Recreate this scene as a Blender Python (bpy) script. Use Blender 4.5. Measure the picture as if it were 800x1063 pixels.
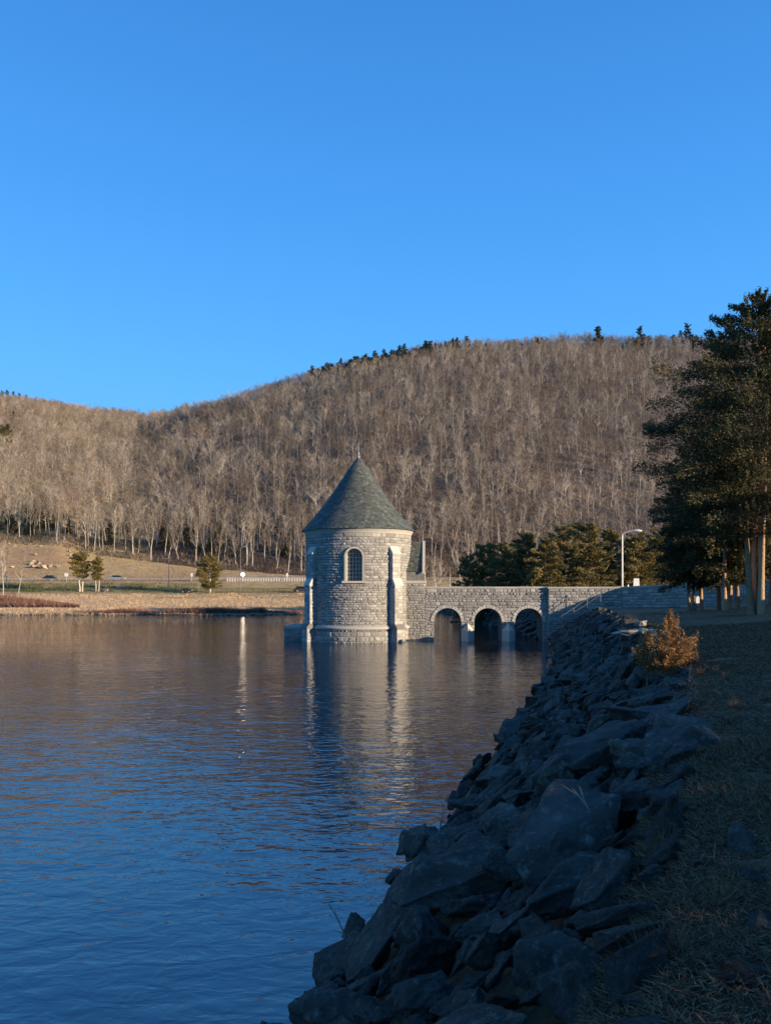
import bpy, bmesh, math, random
import numpy as np
from mathutils import Vector, Matrix, noise

for o in list(bpy.data.objects):
    bpy.data.objects.remove(o)
scene = bpy.context.scene
col = scene.collection
R = math.radians

# ------------------------------------------------------------------ camera, sky, sun, exposure
EYE = 5.5
cam_d = bpy.data.cameras.new('camera'); cam = bpy.data.objects.new('camera', cam_d); col.objects.link(cam)
cam.location = (0, 0, EYE); cam.rotation_euler = (R(90), 0, 0)
cam_d.sensor_fit = 'HORIZONTAL'; cam_d.sensor_width = 36; cam_d.lens = 36
cam_d.shift_y = 75.5 / 800
cam_d.clip_start = 0.1; cam_d.clip_end = 6000
scene.camera = cam

SUN_EL = 9.6
SUN_AZ = 116.0          # clockwise from +Y
world = bpy.data.worlds.new('World'); scene.world = world; world.use_nodes = True
wn = world.node_tree.nodes; wl = world.node_tree.links
wn.clear()
wo = wn.new('ShaderNodeOutputWorld'); bg = wn.new('ShaderNodeBackground'); sky = wn.new('ShaderNodeTexSky')
hs = wn.new('ShaderNodeHueSaturation')
sky.sky_type = 'NISHITA'; sky.sun_disc = False
sky.sun_elevation = R(SUN_EL); sky.sun_rotation = R(SUN_AZ)
sky.altitude = 200; sky.air_density = 1.0; sky.dust_density = 0.1; sky.ozone_density = 2.6
hs.inputs['Saturation'].default_value = 1.22; hs.inputs['Value'].default_value = 0.9
hs.inputs['Hue'].default_value = 0.50
bg.inputs['Strength'].default_value = 0.15
EXPO = 1.5
kk = 1 / (0.15 * 2 ** EXPO)
# a clear, deep blue winter sky: the Nishita sky evened out towards measured colours by height above the horizon
wtc = wn.new('ShaderNodeTexCoord'); sxyz = wn.new('ShaderNodeSeparateXYZ'); wl.new(wtc.outputs['Generated'], sxyz.inputs[0])
wr = wn.new('ShaderNodeValToRGB'); we = wr.color_ramp.elements
for _ in range(3): we.new(0.5)
for i_, (p_, c_) in enumerate(((0.0, (0.155, 0.53, 1.10)), (0.27, (0.100, 0.45, 1.06)), (0.45, (0.066, 0.345, 0.93)), (0.62, (0.046, 0.255, 0.76)), (1.0, (0.028, 0.16, 0.52)))):
    we[i_].position = p_; we[i_].color = (*[q_ for q_ in c_], 1)
wl.new(sxyz.outputs[2], wr.inputs[0])
wm = wn.new('ShaderNodeMix'); wm.data_type = 'RGBA'; wm.blend_type = 'MULTIPLY'; wm.inputs[0].default_value = 1.0; wm.inputs[7].default_value = (kk, kk, kk, 1); wl.new(wr.outputs[0], wm.inputs[6])
cap = wn.new('ShaderNodeMix'); cap.data_type = 'RGBA'; cap.inputs[0].default_value = 0.86
dk_ = wn.new('ShaderNodeMix'); dk_.data_type = 'RGBA'; dk_.blend_type = 'DARKEN'; dk_.inputs[0].default_value = 1.0; dk_.inputs[7].default_value = (0.75 * kk, 0.9 * kk, 1.2 * kk, 1)
wl.new(sky.outputs[0], hs.inputs['Color']); wl.new(hs.outputs[0], dk_.inputs[6]); wl.new(dk_.outputs[2], cap.inputs[6]); wl.new(wm.outputs[2], cap.inputs[7]); wl.new(cap.outputs[2], bg.inputs[0]); wl.new(bg.outputs[0], wo.inputs[0])

sun_d = bpy.data.lights.new('sun', 'SUN'); sun = bpy.data.objects.new('sun', sun_d); col.objects.link(sun)
sun_d.energy = 3.5; sun_d.angle = R(0.5); sun_d.color = (1.0, 0.79, 0.55)
sdir = Vector((math.sin(R(SUN_AZ)) * math.cos(R(SUN_EL)), math.cos(R(SUN_AZ)) * math.cos(R(SUN_EL)), math.sin(R(SUN_EL))))
sun.rotation_euler = sdir.to_track_quat('Z', 'Y').to_euler()

scene.view_settings.view_transform = 'Standard'
scene.view_settings.look = 'None'
scene.view_settings.gamma = 1.0
scene.view_settings.exposure = EXPO
scene.view_settings.use_curve_mapping = False
scene.cycles.max_bounces = 5
scene.cycles.diffuse_bounces = 2
scene.cycles.glossy_bounces = 3
scene.cycles.caustics_reflective = False

# ------------------------------------------------------------------ helpers
rng = np.random.default_rng(7)
rnd = random.Random(11)

def fbm(x, y, z=0.0, o=4):
    return noise.fractal(Vector((x, y, z)), 1.0, 2.0, o)

class M:
    def __init__(s):
        s.v = []; s.f = []; s.t = []
    def add(s, vs, fs, tone=0.5):
        b = len(s.v); s.v.extend([tuple(p) for p in vs])
        for f in fs:
            s.f.append([b + i for i in f]); s.t.append(tone)
    def box(s, a, b, tone=0.5, fn=None):
        (x0, y0, z0), (x1, y1, z1) = a, b
        vs = [(x0,y0,z0),(x1,y0,z0),(x1,y1,z0),(x0,y1,z0),(x0,y0,z1),(x1,y0,z1),(x1,y1,z1),(x0,y1,z1)]
        if fn: vs = [fn(p) for p in vs]
        s.add(vs, [(0,3,2,1),(4,5,6,7),(0,1,5,4),(1,2,6,5),(2,3,7,6),(3,0,4,7)], tone)
    def prism(s, poly, h0, h1, fn, tone=0.5):
        """poly: list of 2D points; fn(u, v, h) -> xyz"""
        n = len(poly)
        vs = [fn(u, v, h0) for u, v in poly] + [fn(u, v, h1) for u, v in poly]
        fs = [tuple(range(n - 1, -1, -1)), tuple(range(n, 2 * n))] + [(i, (i + 1) % n, n + (i + 1) % n, n + i) for i in range(n)]
        s.add(vs, fs, tone)
    def lathe(s, prof, n=48, a0=0, a1=2 * math.pi, c=(0, 0), tone=0.5):
        full = abs(a1 - a0 - 2 * math.pi) < 1e-6
        k = n if full else n + 1
        vs = []
        for i in range(k):
            a = a0 + (a1 - a0) * i / n
            for r, z in prof: vs.append((c[0] + r * math.cos(a), c[1] + r * math.sin(a), z))
        m = len(prof); fs = []
        for i in range(n):
            j = (i + 1) % k
            for q in range(m - 1):
                fs.append((i * m + q, j * m + q, j * m + q + 1, i * m + q + 1))
        s.add(vs, fs, tone)
    def tube(s, pts, rad, n=5, cap=True, tone=0.5):
        pts = [Vector(p) for p in pts]; m = len(pts); vs = []
        for i, p in enumerate(pts):
            d = (pts[min(i + 1, m - 1)] - pts[max(i - 1, 0)])
            if d.length < 1e-9: d = Vector((0, 0, 1))
            d.normalize()
            u = d.cross(Vector((0.31, 0.12, 0.94)) if abs(d.z) < 0.9 else Vector((1, 0, 0))).normalized(); w = d.cross(u)
            r = rad[i] if hasattr(rad, '__len__') else rad
            for k in range(n):
                a = 2 * math.pi * k / n
                vs.append(p + u * (r * math.cos(a)) + w * (r * math.sin(a)))
        fs = [(i * n + k, i * n + (k + 1) % n, (i + 1) * n + (k + 1) % n, (i + 1) * n + k) for i in range(m - 1) for k in range(n)]
        if cap: fs += [tuple(range(n - 1, -1, -1)), tuple(range((m - 1) * n, m * n))]
        s.add(vs, fs, tone)
    def absorb(s, o):
        b = len(s.v); n0 = len(s.f)
        s.mi = getattr(s, 'mi', [0] * n0); s.mi += [1] * len(o.f)
        s.v += o.v; s.f += [[b + i for i in f] for f in o.f]; s.t += o.t; return s
    def mesh(s, name, mat, smooth=None):
        me = bpy.data.meshes.new(name)
        me.from_pydata(s.v, [], s.f)
        if hasattr(s, 'mi'):
            me.materials.append(mat[0]); me.materials.append(mat[1]); me.polygons.foreach_set('material_index', s.mi); mat = None
        at = me.attributes.new('tone', 'FLOAT', 'FACE'); at.data.foreach_set('value', np.array(s.t, dtype=np.float32))
        if mat: me.materials.append(mat)
        if smooth is not None:
            me.shade_smooth()
            if smooth < 180: me.set_sharp_from_angle(angle=R(smooth))
        me.update(); return me
    def build(s, name, mat, parent=None, smooth=None, **kw):
        return link(name, s.mesh(name, mat, smooth), parent, **kw)

def link(name, me, parent=None, loc=None, rot=None, scl=None):
    o = bpy.data.objects.new(name, me); col.objects.link(o)
    if parent: o.parent = parent
    if loc is not None: o.location = loc
    if rot is not None: o.rotation_euler = rot
    if scl is not None: o.scale = scl if hasattr(scl, '__len__') else (scl, scl, scl)
    return o

def tag(o, label=None, cat=None, group=None, kind=None):
    if label: o['label'] = label
    if cat: o['category'] = cat
    if group: o['group'] = group
    if kind: o['kind'] = kind
    return o

def empty(name, loc=(0, 0, 0), rz=0):
    o = bpy.data.objects.new(name, None); col.objects.link(o)
    o.location = loc; o.rotation_euler = (0, 0, rz); o.empty_display_size = 0.2
    return o

def raw_mesh(name, V, F, mat, tone=None, smooth=False):
    """numpy arrays: V (n,3), F (m,k) with constant k"""
    me = bpy.data.meshes.new(name)
    k = F.shape[1]; m = F.shape[0]
    me.vertices.add(len(V)); me.vertices.foreach_set('co', V.astype(np.float32).ravel())
    me.loops.add(m * k); me.loops.foreach_set('vertex_index', F.astype(np.int32).ravel())
    me.polygons.add(m); me.polygons.foreach_set('loop_start', np.arange(0, m * k, k, dtype=np.int32))
    if tone is not None:
        at = me.attributes.new('tone', 'FLOAT', 'FACE'); at.data.foreach_set('value', tone.astype(np.float32))
    me.update(calc_edges=True); me.validate()
    if mat: me.materials.append(mat)
    if smooth: me.shade_smooth()
    return me

# ------------------------------------------------------------------ materials
def newmat(name):
    m = bpy.data.materials.new(name); m.use_nodes = True
    nt = m.node_tree; b = nt.nodes['Principled BSDF']
    return m, nt, b
def nnoise(nt, scale, detail=4, rough=0.6, coord=None, dist=0.0):
    n = nt.nodes.new('ShaderNodeTexNoise'); n.inputs['Scale'].default_value = scale
    n.inputs['Detail'].default_value = detail; n.inputs['Roughness'].default_value = rough; n.inputs['Distortion'].default_value = dist
    if coord is not None: nt.links.new(coord, n.inputs['Vector'])
    return n
def ramp(nt, fac, stops):
    r = nt.nodes.new('ShaderNodeValToRGB'); e = r.color_ramp.elements
    while len(e) < len(stops): e.new(0.5)
    for i, (p, c) in enumerate(stops):
        e[i].position = p; e[i].color = (c[0], c[1], c[2], 1) if hasattr(c, '__len__') else (c, c, c, 1)
    nt.links.new(fac, r.inputs[0]); return r
def mix(nt, fac, a, b, mode='MIX'):
    x = nt.nodes.new('ShaderNodeMix'); x.data_type = 'RGBA'; x.blend_type = mode
    for s, k in ((fac, 0), (a, 6), (b, 7)):
        if isinstance(s, (int, float)): x.inputs[k].default_value = s if k == 0 else (s, s, s, 1)
        elif isinstance(s, tuple): x.inputs[k].default_value = (*s, 1)
        else: nt.links.new(s, x.inputs[k])
    return x.outputs[2]
def bump(nt, b, h, strength=0.5, dist=0.05, prev=None):
    n = nt.nodes.new('ShaderNodeBump'); n.inputs['Strength'].default_value = strength; n.inputs['Distance'].default_value = dist
    nt.links.new(h, n.inputs['Height'])
    if prev is not None: nt.links.new(prev, n.inputs['Normal'])
    nt.links.new(n.outputs[0], b.inputs['Normal']); return n.outputs[0]
def coord(nt, kind='Object'):
    return nt.nodes.new('ShaderNodeTexCoord').outputs[kind]
def gpos(nt):
    return nt.nodes.new('ShaderNodeNewGeometry').outputs['Position']
def attr(nt, name='tone'):
    a = nt.nodes.new('ShaderNodeAttribute'); a.attribute_name = name; return a.outputs['Fac']
def objrand(nt):
    return nt.nodes.new('ShaderNodeObjectInfo').outputs['Random']

def simple(name, c, rough=0.7, metal=0.0, c2=None, scale=6.0, bmp=0.0, spec=0.3):
    m, nt, b = newmat(name)
    n = nnoise(nt, scale, 4, 0.6, coord(nt))
    c2 = c2 or tuple(x * 0.72 for x in c)
    r = ramp(nt, n.outputs['Fac'], [(0.35, c2), (0.65, c)])
    nt.links.new(r.outputs[0], b.inputs['Base Color'])
    b.inputs['Roughness'].default_value = rough; b.inputs['Metallic'].default_value = metal
    b.inputs['Specular IOR Level'].default_value = spec
    if bmp: bump(nt, b, n.outputs['Fac'], bmp, 0.02)
    return m

def toned(name, stops, nscale=8.0, namt=0.35, rough=0.85, bmp=0.5, bdist=0.03, bscale=14, orand=0.0, spec=0.25, transl=0.0):
    """colour picked by the face's own tone value, broken up by noise"""
    m, nt, b = newmat(name)
    g = gpos(nt) if orand == 0 else coord(nt)
    n = nnoise(nt, nscale, 5, 0.65, g)
    ma = nt.nodes.new('ShaderNodeMath'); ma.operation = 'MULTIPLY_ADD'
    nt.links.new(n.outputs['Fac'], ma.inputs[0]); ma.inputs[1].default_value = namt * 2; ma.inputs[2].default_value = -namt
    mb = nt.nodes.new('ShaderNodeMath'); mb.operation = 'ADD'
    nt.links.new(attr(nt), mb.inputs[0]); nt.links.new(ma.outputs[0], mb.inputs[1])
    out = mb.outputs[0]
    if orand:
        mc = nt.nodes.new('ShaderNodeMath'); mc.operation = 'MULTIPLY_ADD'
        nt.links.new(objrand(nt), mc.inputs[0]); mc.inputs[1].default_value = orand; mc.inputs[2].default_value = -orand / 2
        md = nt.nodes.new('ShaderNodeMath'); md.operation = 'ADD'
        nt.links.new(out, md.inputs[0]); nt.links.new(mc.outputs[0], md.inputs[1]); out = md.outputs[0]
    r = ramp(nt, out, stops)
    nt.links.new(r.outputs[0], b.inputs['Base Color'])
    b.inputs['Roughness'].default_value = rough; b.inputs['Specular IOR Level'].default_value = spec
    if bmp:
        n2 = nnoise(nt, bscale, 4, 0.6, g); bump(nt, b, n2.outputs['Fac'], bmp, bdist)
    if transl:
        tb = nt.nodes.new('ShaderNodeBsdfTranslucent'); nt.links.new(r.outputs[0], tb.inputs[0])
        ms = nt.nodes.new('ShaderNodeMixShader'); ms.inputs[0].default_value = transl
        o = nt.nodes['Material Output']
        nt.links.new(b.outputs[0], ms.inputs[1]); nt.links.new(tb.outputs[0], ms.inputs[2]); nt.links.new(ms.outputs[0], o.inputs[0])
    return m

MT = {}
MT['granite'] = toned('rock_faced_granite', [(0.0, (0.14, 0.132, 0.118)), (0.35, (0.235, 0.224, 0.20)), (0.65, (0.32, 0.305, 0.272)), (1.0, (0.43, 0.41, 0.365))], 5, 0.28, 0.9, 0.8, 0.06, 9)
MT['mortar'] = simple('mortar', (0.20, 0.19, 0.17), 0.9, c2=(0.13, 0.125, 0.115), scale=3, bmp=0.3)
MT['dressed'] = toned('dressed_granite', [(0.0, (0.26, 0.245, 0.21)), (1.0, (0.48, 0.455, 0.39))], 4, 0.35, 0.85, 0.35, 0.02, 20)
MT['slate'] = toned('slate', [(0.0, (0.036, 0.042, 0.034)), (0.5, (0.075, 0.083, 0.068)), (1.0, (0.14, 0.148, 0.122))], 3, 0.15, 0.7, 0.3, 0.01, 20, spec=0.4)
MT['ringstone'] = toned('arch_stone', [(0.0, (0.25, 0.24, 0.21)), (1.0, (0.50, 0.47, 0.41))], 6, 0.3, 0.88, 0.6, 0.03, 14)
MT['copper'] = simple('weathered_metal', (0.35, 0.33, 0.29), 0.5, 0.4)
MT['glass'] = simple('dark_glass', (0.012, 0.014, 0.018), 0.12, spec=0.5)
MT['window_metal'] = simple('pale_green_metal', (0.36, 0.38, 0.33), 0.5)
MT['dark_metal'] = simple('dark_iron', (0.05, 0.05, 0.05), 0.5, 0.3)
MT['galv'] = simple('galvanised_metal', (0.50, 0.49, 0.46), 0.45, 0.3)
MT['white'] = simple('white_paint', (0.72, 0.71, 0.68), 0.5)
MT['black'] = simple('black_paint', (0.02, 0.02, 0.022), 0.4)
MT['rubber'] = simple('rubber', (0.02, 0.02, 0.02), 0.8)
MT['silver_paint'] = simple('silver_car_paint', (0.42, 0.44, 0.46), 0.3, 0.5)
MT['dark_paint'] = simple('dark_car_paint', (0.035, 0.04, 0.05), 0.25, 0.2)
MT['white_paint'] = simple('white_car_paint', (0.6, 0.6, 0.58), 0.3)
MT['wood'] = simple('weathered_wood', (0.17, 0.12, 0.08), 0.8, bmp=0.4)
MT['asphalt'] = simple('asphalt', (0.06, 0.06, 0.06), 0.9, c2=(0.045, 0.045, 0.047), scale=2, bmp=0.2)
MT['line'] = simple('road_paint', (0.6, 0.5, 0.12), 0.7)
MT['pale_bark'] = toned('grey_bark', [(0.0, (0.13, 0.11, 0.09)), (0.5, (0.30, 0.26, 0.21)), (1.0, (0.52, 0.47, 0.39))], 1.2, 0.5, 0.9, 0, orand=0.6)
MT['twig'] = toned('twigs', [(0.0, (0.065, 0.047, 0.034)), (0.4, (0.165, 0.128, 0.094)), (0.75, (0.30, 0.245, 0.185)), (1.0, (0.52, 0.45, 0.36))], 0.5, 0.3, 0.9, 0, orand=0.75)
MT['red_bark'] = toned('shredding_cedar_bark', [(0.0, (0.10, 0.058, 0.034)), (1.0, (0.46, 0.30, 0.175))], 6, 0.5, 0.9, 0.9, 0.05, 10)
MT['needles'] = toned('dark_needles', [(0.0, (0.016, 0.022, 0.010)), (0.5, (0.040, 0.048, 0.018)), (0.85, (0.085, 0.085, 0.028)), (1.0, (0.13, 0.105, 0.04))], 0.5, 0.35, 0.8, 0, orand=0.25, transl=0.15)
MT['cedar_needles'] = toned('cedar_needles', [(0.0, (0.02, 0.024, 0.010)), (0.5, (0.055, 0.056, 0.021)), (0.85, (0.13, 0.105, 0.04)), (1.0, (0.20, 0.145, 0.06))], 0.6, 0.35, 0.8, 0, orand=0.0, transl=0.12)
MT['rust_leaf'] = toned('rusty_foliage', [(0.0, (0.09, 0.05, 0.02)), (0.45, (0.27, 0.14, 0.05)), (1.0, (0.48, 0.29, 0.12))], 3, 0.3, 0.8, 0, transl=0.2)
MT['brush'] = toned('red_brush', [(0.0, (0.06, 0.03, 0.025)), (0.5, (0.15, 0.075, 0.055)), (1.0, (0.30, 0.18, 0.12))], 0.4, 0.3, 0.9, 0)
MT['drystalk'] = toned('dry_stalk', [(0.0, (0.10, 0.085, 0.065)), (1.0, (0.30, 0.25, 0.18))], 0.8, 0.3, 0.9, 0)
MT['straw'] = toned('dormant_grass', [(0.0, (0.06, 0.030, 0.017)), (0.5, (0.18, 0.098, 0.053)), (0.85, (0.33, 0.20, 0.11)), (1.0, (0.10, 0.07, 0.032))], 0.5, 0.35, 0.9, 0)
def rock_mat(name, dark, mid, lichen, la=0.62):
    m, nt, b = newmat(name)
    c = coord(nt); mp = nt.nodes.new('ShaderNodeMapping'); nt.links.new(c, mp.inputs[0])
    cb = nt.nodes.new('ShaderNodeCombineXYZ'); r0 = objrand(nt)
    ml = nt.nodes.new('ShaderNodeMath'); ml.operation = 'MULTIPLY'; nt.links.new(r0, ml.inputs[0]); ml.inputs[1].default_value = 40
    nt.links.new(ml.outputs[0], cb.inputs[0]); nt.links.new(cb.outputs[0], mp.inputs['Location'])
    v = mp.outputs[0]
    n1 = nnoise(nt, 1.6, 8, 0.68, v, 0.3); n2 = nnoise(nt, 10, 7, 0.75, v); n3 = nnoise(nt, 30, 5, 0.7, v)
    base = ramp(nt, n1.outputs['Fac'], [(0.3, dark), (0.7, mid)]).outputs[0]
    base = mix(nt, ramp(nt, n2.outputs['Fac'], [(la - 0.05, 0), (la + 0.09, 0.7)]).outputs[0], base, lichen)
    tonef = ramp(nt, r0, [(0.0, (0.62, 0.6, 0.58)), (0.7, (1.0, 1.0, 1.0)), (1.0, (1.45, 1.4, 1.3))]).outputs[0]
    base = mix(nt, 1.0, base, tonef, 'MULTIPLY')
    nt.links.new(base, b.inputs['Base Color'])
    b.inputs['Roughness'].default_value = 0.72; b.inputs['Specular IOR Level'].default_value = 0.35
    # strata: stretched noise gives the foliation of schist
    ms = nt.nodes.new('ShaderNodeMapping'); nt.links.new(v, ms.inputs[0]); ms.inputs['Scale'].default_value = (1, 1.5, 9)
    n4 = nnoise(nt, 1.8, 5, 0.6, ms.outputs[0])
    p = bump(nt, b, n4.outputs['Fac'], 1.0, 0.07)
    p = bump(nt, b, n2.outputs['Fac'], 1.0, 0.08, p)
    bump(nt, b, n3.outputs['Fac'], 1.0, 0.018, p)
    return m
MT['far_metal'] = simple('dull_grey_metal', (0.2, 0.19, 0.175), 0.6)
MT['olive'] = toned('olive_needles', [(0.0, (0.045, 0.043, 0.015)), (0.5, (0.15, 0.122, 0.04)), (0.85, (0.28, 0.21, 0.07)), (1.0, (0.36, 0.26, 0.09))], 0.5, 0.35, 0.8, 0, orand=0.08, transl=0.15)
MT['dark_brush'] = toned('dark_brush', [(0.0, (0.018, 0.014, 0.011)), (0.6, (0.05, 0.036, 0.027)), (1.0, (0.12, 0.08, 0.055))], 0.4, 0.3, 0.9, 0)
MT['tan_rock'] = rock_mat('tan_rock', (0.20, 0.15, 0.10), (0.40, 0.31, 0.21), (0.5, 0.42, 0.3), 0.5)
MT['greenbrush'] = toned('low_green_brush', [(0.0, (0.04, 0.05, 0.02)), (1.0, (0.12, 0.13, 0.05))], 0.6, 0.3, 0.9, 0)

MT['rock'] = rock_mat('riprap_rock', (0.022, 0.020, 0.017), (0.115, 0.104, 0.085), (0.28, 0.26, 0.20), 0.58)
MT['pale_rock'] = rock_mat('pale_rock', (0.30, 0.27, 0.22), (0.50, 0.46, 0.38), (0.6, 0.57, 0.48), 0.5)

# ------------------------------------------------------------------ terrain functions
def interp(x, xs, ys):
    return float(np.interp(x, xs, ys))
NQ = Vector((0.9628, -0.27, 0)); 
def qm(x, y): return 0.9628 * x - 0.2702 * y, 0.2702 * x + 0.9628 * y
def xy(q, m): return 0.9628 * q + 0.2702 * m, -0.2702 * q + 0.9628 * m
def shore_q(y): return interp(y, [0, 10, 16, 26, 33, 53, 68, 76], [-4.4, -3.9, -3.7, -3.6, -3.2, -3.3, -4.6, -5.5])
def bound_q(y): return interp(y, [0, 3, 6, 11, 17, 30, 44, 68, 76], [-0.3, 0.2, 0.7, 1.2, 1.9, 2.0, 0.8, 0.2, -0.8])
def shore_x(y): return interp(y, [60, 76, 83, 133, 150], [11.5, 15.3, 15.4, 13.5, 10])
CREST_Q = 18.2
def near_h(x, y):
    h = near_h0(x, y)
    return h * (1 - 0.15 * min(1, max(0, (y - 46) / 22))) if 0 < h and qm(x, y)[0] < 12 else h
def near_h0(x, y):
    q, m = qm(x, y)
    s = shore_q(y); b = bound_q(y)
    if q < s: return max(-2.5, (q - s) * 0.7)
    if q < b:
        t = (q - s) / (b - s); return 3.62 * (t ** 0.85)
    if q < CREST_Q:
        return interp(q, [b, b + 2.5, 7, 9, 13, CREST_Q], [3.62, 3.78, 3.95, 4.15, 4.7, 5.25])
    if q < CREST_Q + 10: return 5.25
    return max(1.0, 5.25 - (q - CREST_Q - 10) * 0.45)
def back_h(x, y):
    a = x - shore_x(y)
    if a < 0: return max(-2.5, a * 0.7)
    return interp(a, [0, 4.5, 8, 25, 300], [0, 3.4, 4.3, 4.7, 4.9])
def far_shore_y(x): return 139 + 0.085 * (x + 60) + 1.2 * math.sin(x * 0.07)
U = [-0.85, -0.5, -0.425, -0.375, -0.25, -0.115, 0.0, 0.1, 0.25, 0.4, 0.5, 0.85]
TREE_Y = [562, 562, 565, 575, 588, 597, 599, 599, 597, 594, 592, 590]       # photo row of the wood's foot
RIDGE_U = [-0.85, -0.5, -0.425, -0.375, -0.3125, -0.275, -0.25, -0.175, -0.10, -0.025, 0.05, 0.125, 0.2, 0.275, 0.375, 0.5, 0.85]
RIDGE_Y = [416, 418, 425, 430, 437, 435, 428, 411, 394, 379, 369, 361, 359, 357, 358, 358, 368]
RIDGE_D = [950, 900, 880, 850, 800, 740, 700, 660, 640, 625, 620, 620, 620, 620, 620, 620, 640]
def tree_d(u): return interp(u, [-0.5, -0.25, 0.0, 0.5], [300, 282, 275, 285])
def far_h(x, y):
    if y < 100: return -2.5
    u = x / y
    b = y - far_shore_y(x)
    td = tree_d(u); tz = EYE + (607 - interp(u, U, TREE_Y)) / 800 * td
    if b < 0: return max(-2.5, b * 0.3)
    rz = EYE + (607 - interp(u, RIDGE_U, RIDGE_Y)) / 800 * interp(u, RIDGE_U, RIDGE_D); rd = interp(u, RIDGE_U, RIDGE_D)
    if y < td:
        rz7 = 6.7
        return interp(y, [y - b, y - b + 8, 168, 192, 214, 233, 243, td], [0, 0.75, 1.6, 3.0, 4.4, rz7, rz7 + 0.1, tz]) if True else 0
    s = (y - td) / (rd - td)
    if s <= 1: z = tz + (rz - tz) * (s * (1.18 - 0.18 * s))
    else: z = rz - (s - 1) * 25 - max(0, s - 1.1) * 200
    z += min(1, s * 3) * 5.0 * fbm(x * 0.012, y * 0.012, 3.1) * max(0.0, 1 - abs(s - 1) * 0.2)
    return z
def ground(x, y):
    if y < 76: return near_h(x, y)
    n = back_h(x, y)
    if y < 82:
        t = (y - 76) / 6; n = n * t + near_h(x, 76) * (1 - t) if x > shore_x(y) else n
    return max(n, far_h(x, y) if y > 125 else -2.5)

# ground material for the near bank
m, nt, b = newmat('dormant_turf')
g = gpos(nt)
n1 = nnoise(nt, 0.22, 4, 0.6, g); n2 = nnoise(nt, 5, 8, 0.75, g); n3 = nnoise(nt, 28, 6, 0.75, g)
c0 = ramp(nt, n2.outputs['Fac'], [(0.3, (0.10, 0.052, 0.032)), (0.5, (0.28, 0.155, 0.092)), (0.7, (0.46, 0.28, 0.17))]).outputs[0]
mp = nt.nodes.new('ShaderNodeMapping'); nt.links.new(g, mp.inputs[0]); mp.inputs['Scale'].default_value = (0.5, 1.3, 1)
n5 = nnoise(nt, 0.25, 4, 0.6, mp.outputs[0])
c0 = mix(nt, ramp(nt, n5.outputs['Fac'], [(0.52, 0), (0.64, 0.6)]).outputs[0], c0, (0.06, 0.058, 0.024))
nt.links.new(c0, b.inputs['Base Color']); b.inputs['Roughness'].default_value = 0.95; b.inputs['Specular IOR Level'].default_value = 0.1
p = bump(nt, b, n2.outputs['Fac'], 0.9, 0.12); bump(nt, b, n3.outputs['Fac'], 0.9, 0.03, p)
MT['turf'] = m

m, nt, b = newmat('hill_floor')
g = gpos(nt)
n1 = nnoise(nt, 0.05, 5, 0.65, g); n2 = nnoise(nt, 0.5, 6, 0.75, g)
at = nt.nodes.new('ShaderNodeAttribute'); at.attribute_name = 'zone'
zr = nt.nodes.new('ShaderNodeSeparateColor'); nt.links.new(at.outputs['Color'], zr.inputs[0])
leaf = ramp(nt, n2.outputs['Fac'], [(0.3, (0.09, 0.062, 0.042)), (0.7, (0.22, 0.155, 0.105))]).outputs[0]
field = ramp(nt, n2.outputs['Fac'], [(0.3, (0.27, 0.18, 0.08)), (0.55, (0.52, 0.36, 0.16)), (0.75, (0.66, 0.48, 0.24))]).outputs[0]
field = mix(nt, ramp(nt, n1.outputs['Fac'], [(0.45, 0), (0.6, 0.5)]).outputs[0], field, (0.36, 0.19, 0.11))
sand = ramp(nt, n2.outputs['Fac'], [(0.3, (0.50, 0.31, 0.15)), (0.7, (0.74, 0.48, 0.25))]).outputs[0]
green = ramp(nt, n2.outputs['Fac'], [(0.3, (0.17, 0.15, 0.04)), (0.7, (0.36, 0.30, 0.09))]).outputs[0]
cc = mix(nt, zr.outputs[0], leaf, field); cc = mix(nt, zr.outputs[1], cc, sand); cc = mix(nt, zr.outputs[2], cc, green)
nt.links.new(cc, b.inputs['Base Color']); b.inputs['Roughness'].default_value = 0.95; b.inputs['Specular IOR Level'].default_value = 0.1
bump(nt, b, n2.outputs['Fac'], 1.0, 0.6)
MT['hill'] = m

# near bank (one sheet to the foot of the far shore)
ys = list(np.arange(-30, 0, 1.0)) + list(np.arange(0, 22, 0.22)) + list(np.arange(22, 50, 0.5)) + list(np.arange(50, 148.1, 1.0))
V = []; nc = 110
for y in ys:
    if y < 76: xl = xy(shore_q(y) - 6, 0)[0]; xl = (shore_q(y) - 6 + 0.2702 * y) / 0.9628; 
    else: xl = shore_x(y) - 6
    for i in range(nc + 1):
        t = i / nc; x = xl + (70 if y < 90 else 90) * (t ** 1.9)
        h = ground(x, y)
        if h > 3.4 and y < 60: h += 0.05 * fbm(x * 1.1, y * 1.1) + 0.025 * fbm(x * 4, y * 4)
        if y < 78:
            q_ = qm(x, y)[0]; a_, b_ = shore_q(y) - 0.5, bound_q(y)
            if a_ < q_ < b_ : h -= 0.42 * math.sin(math.pi * (q_ - a_) / (b_ - a_)) ** 0.6
        V.append((x, y, h))
F = []
w = nc + 1
for j in range(len(ys) - 1):
    for i in range(nc):
        a = j * w + i; F.append((a, a + 1, a + w + 1, a + w))
tag(link('ground', raw_mesh('ground', np.array(V), np.array(F), MT['turf'], smooth=True)), kind='structure')

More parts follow.
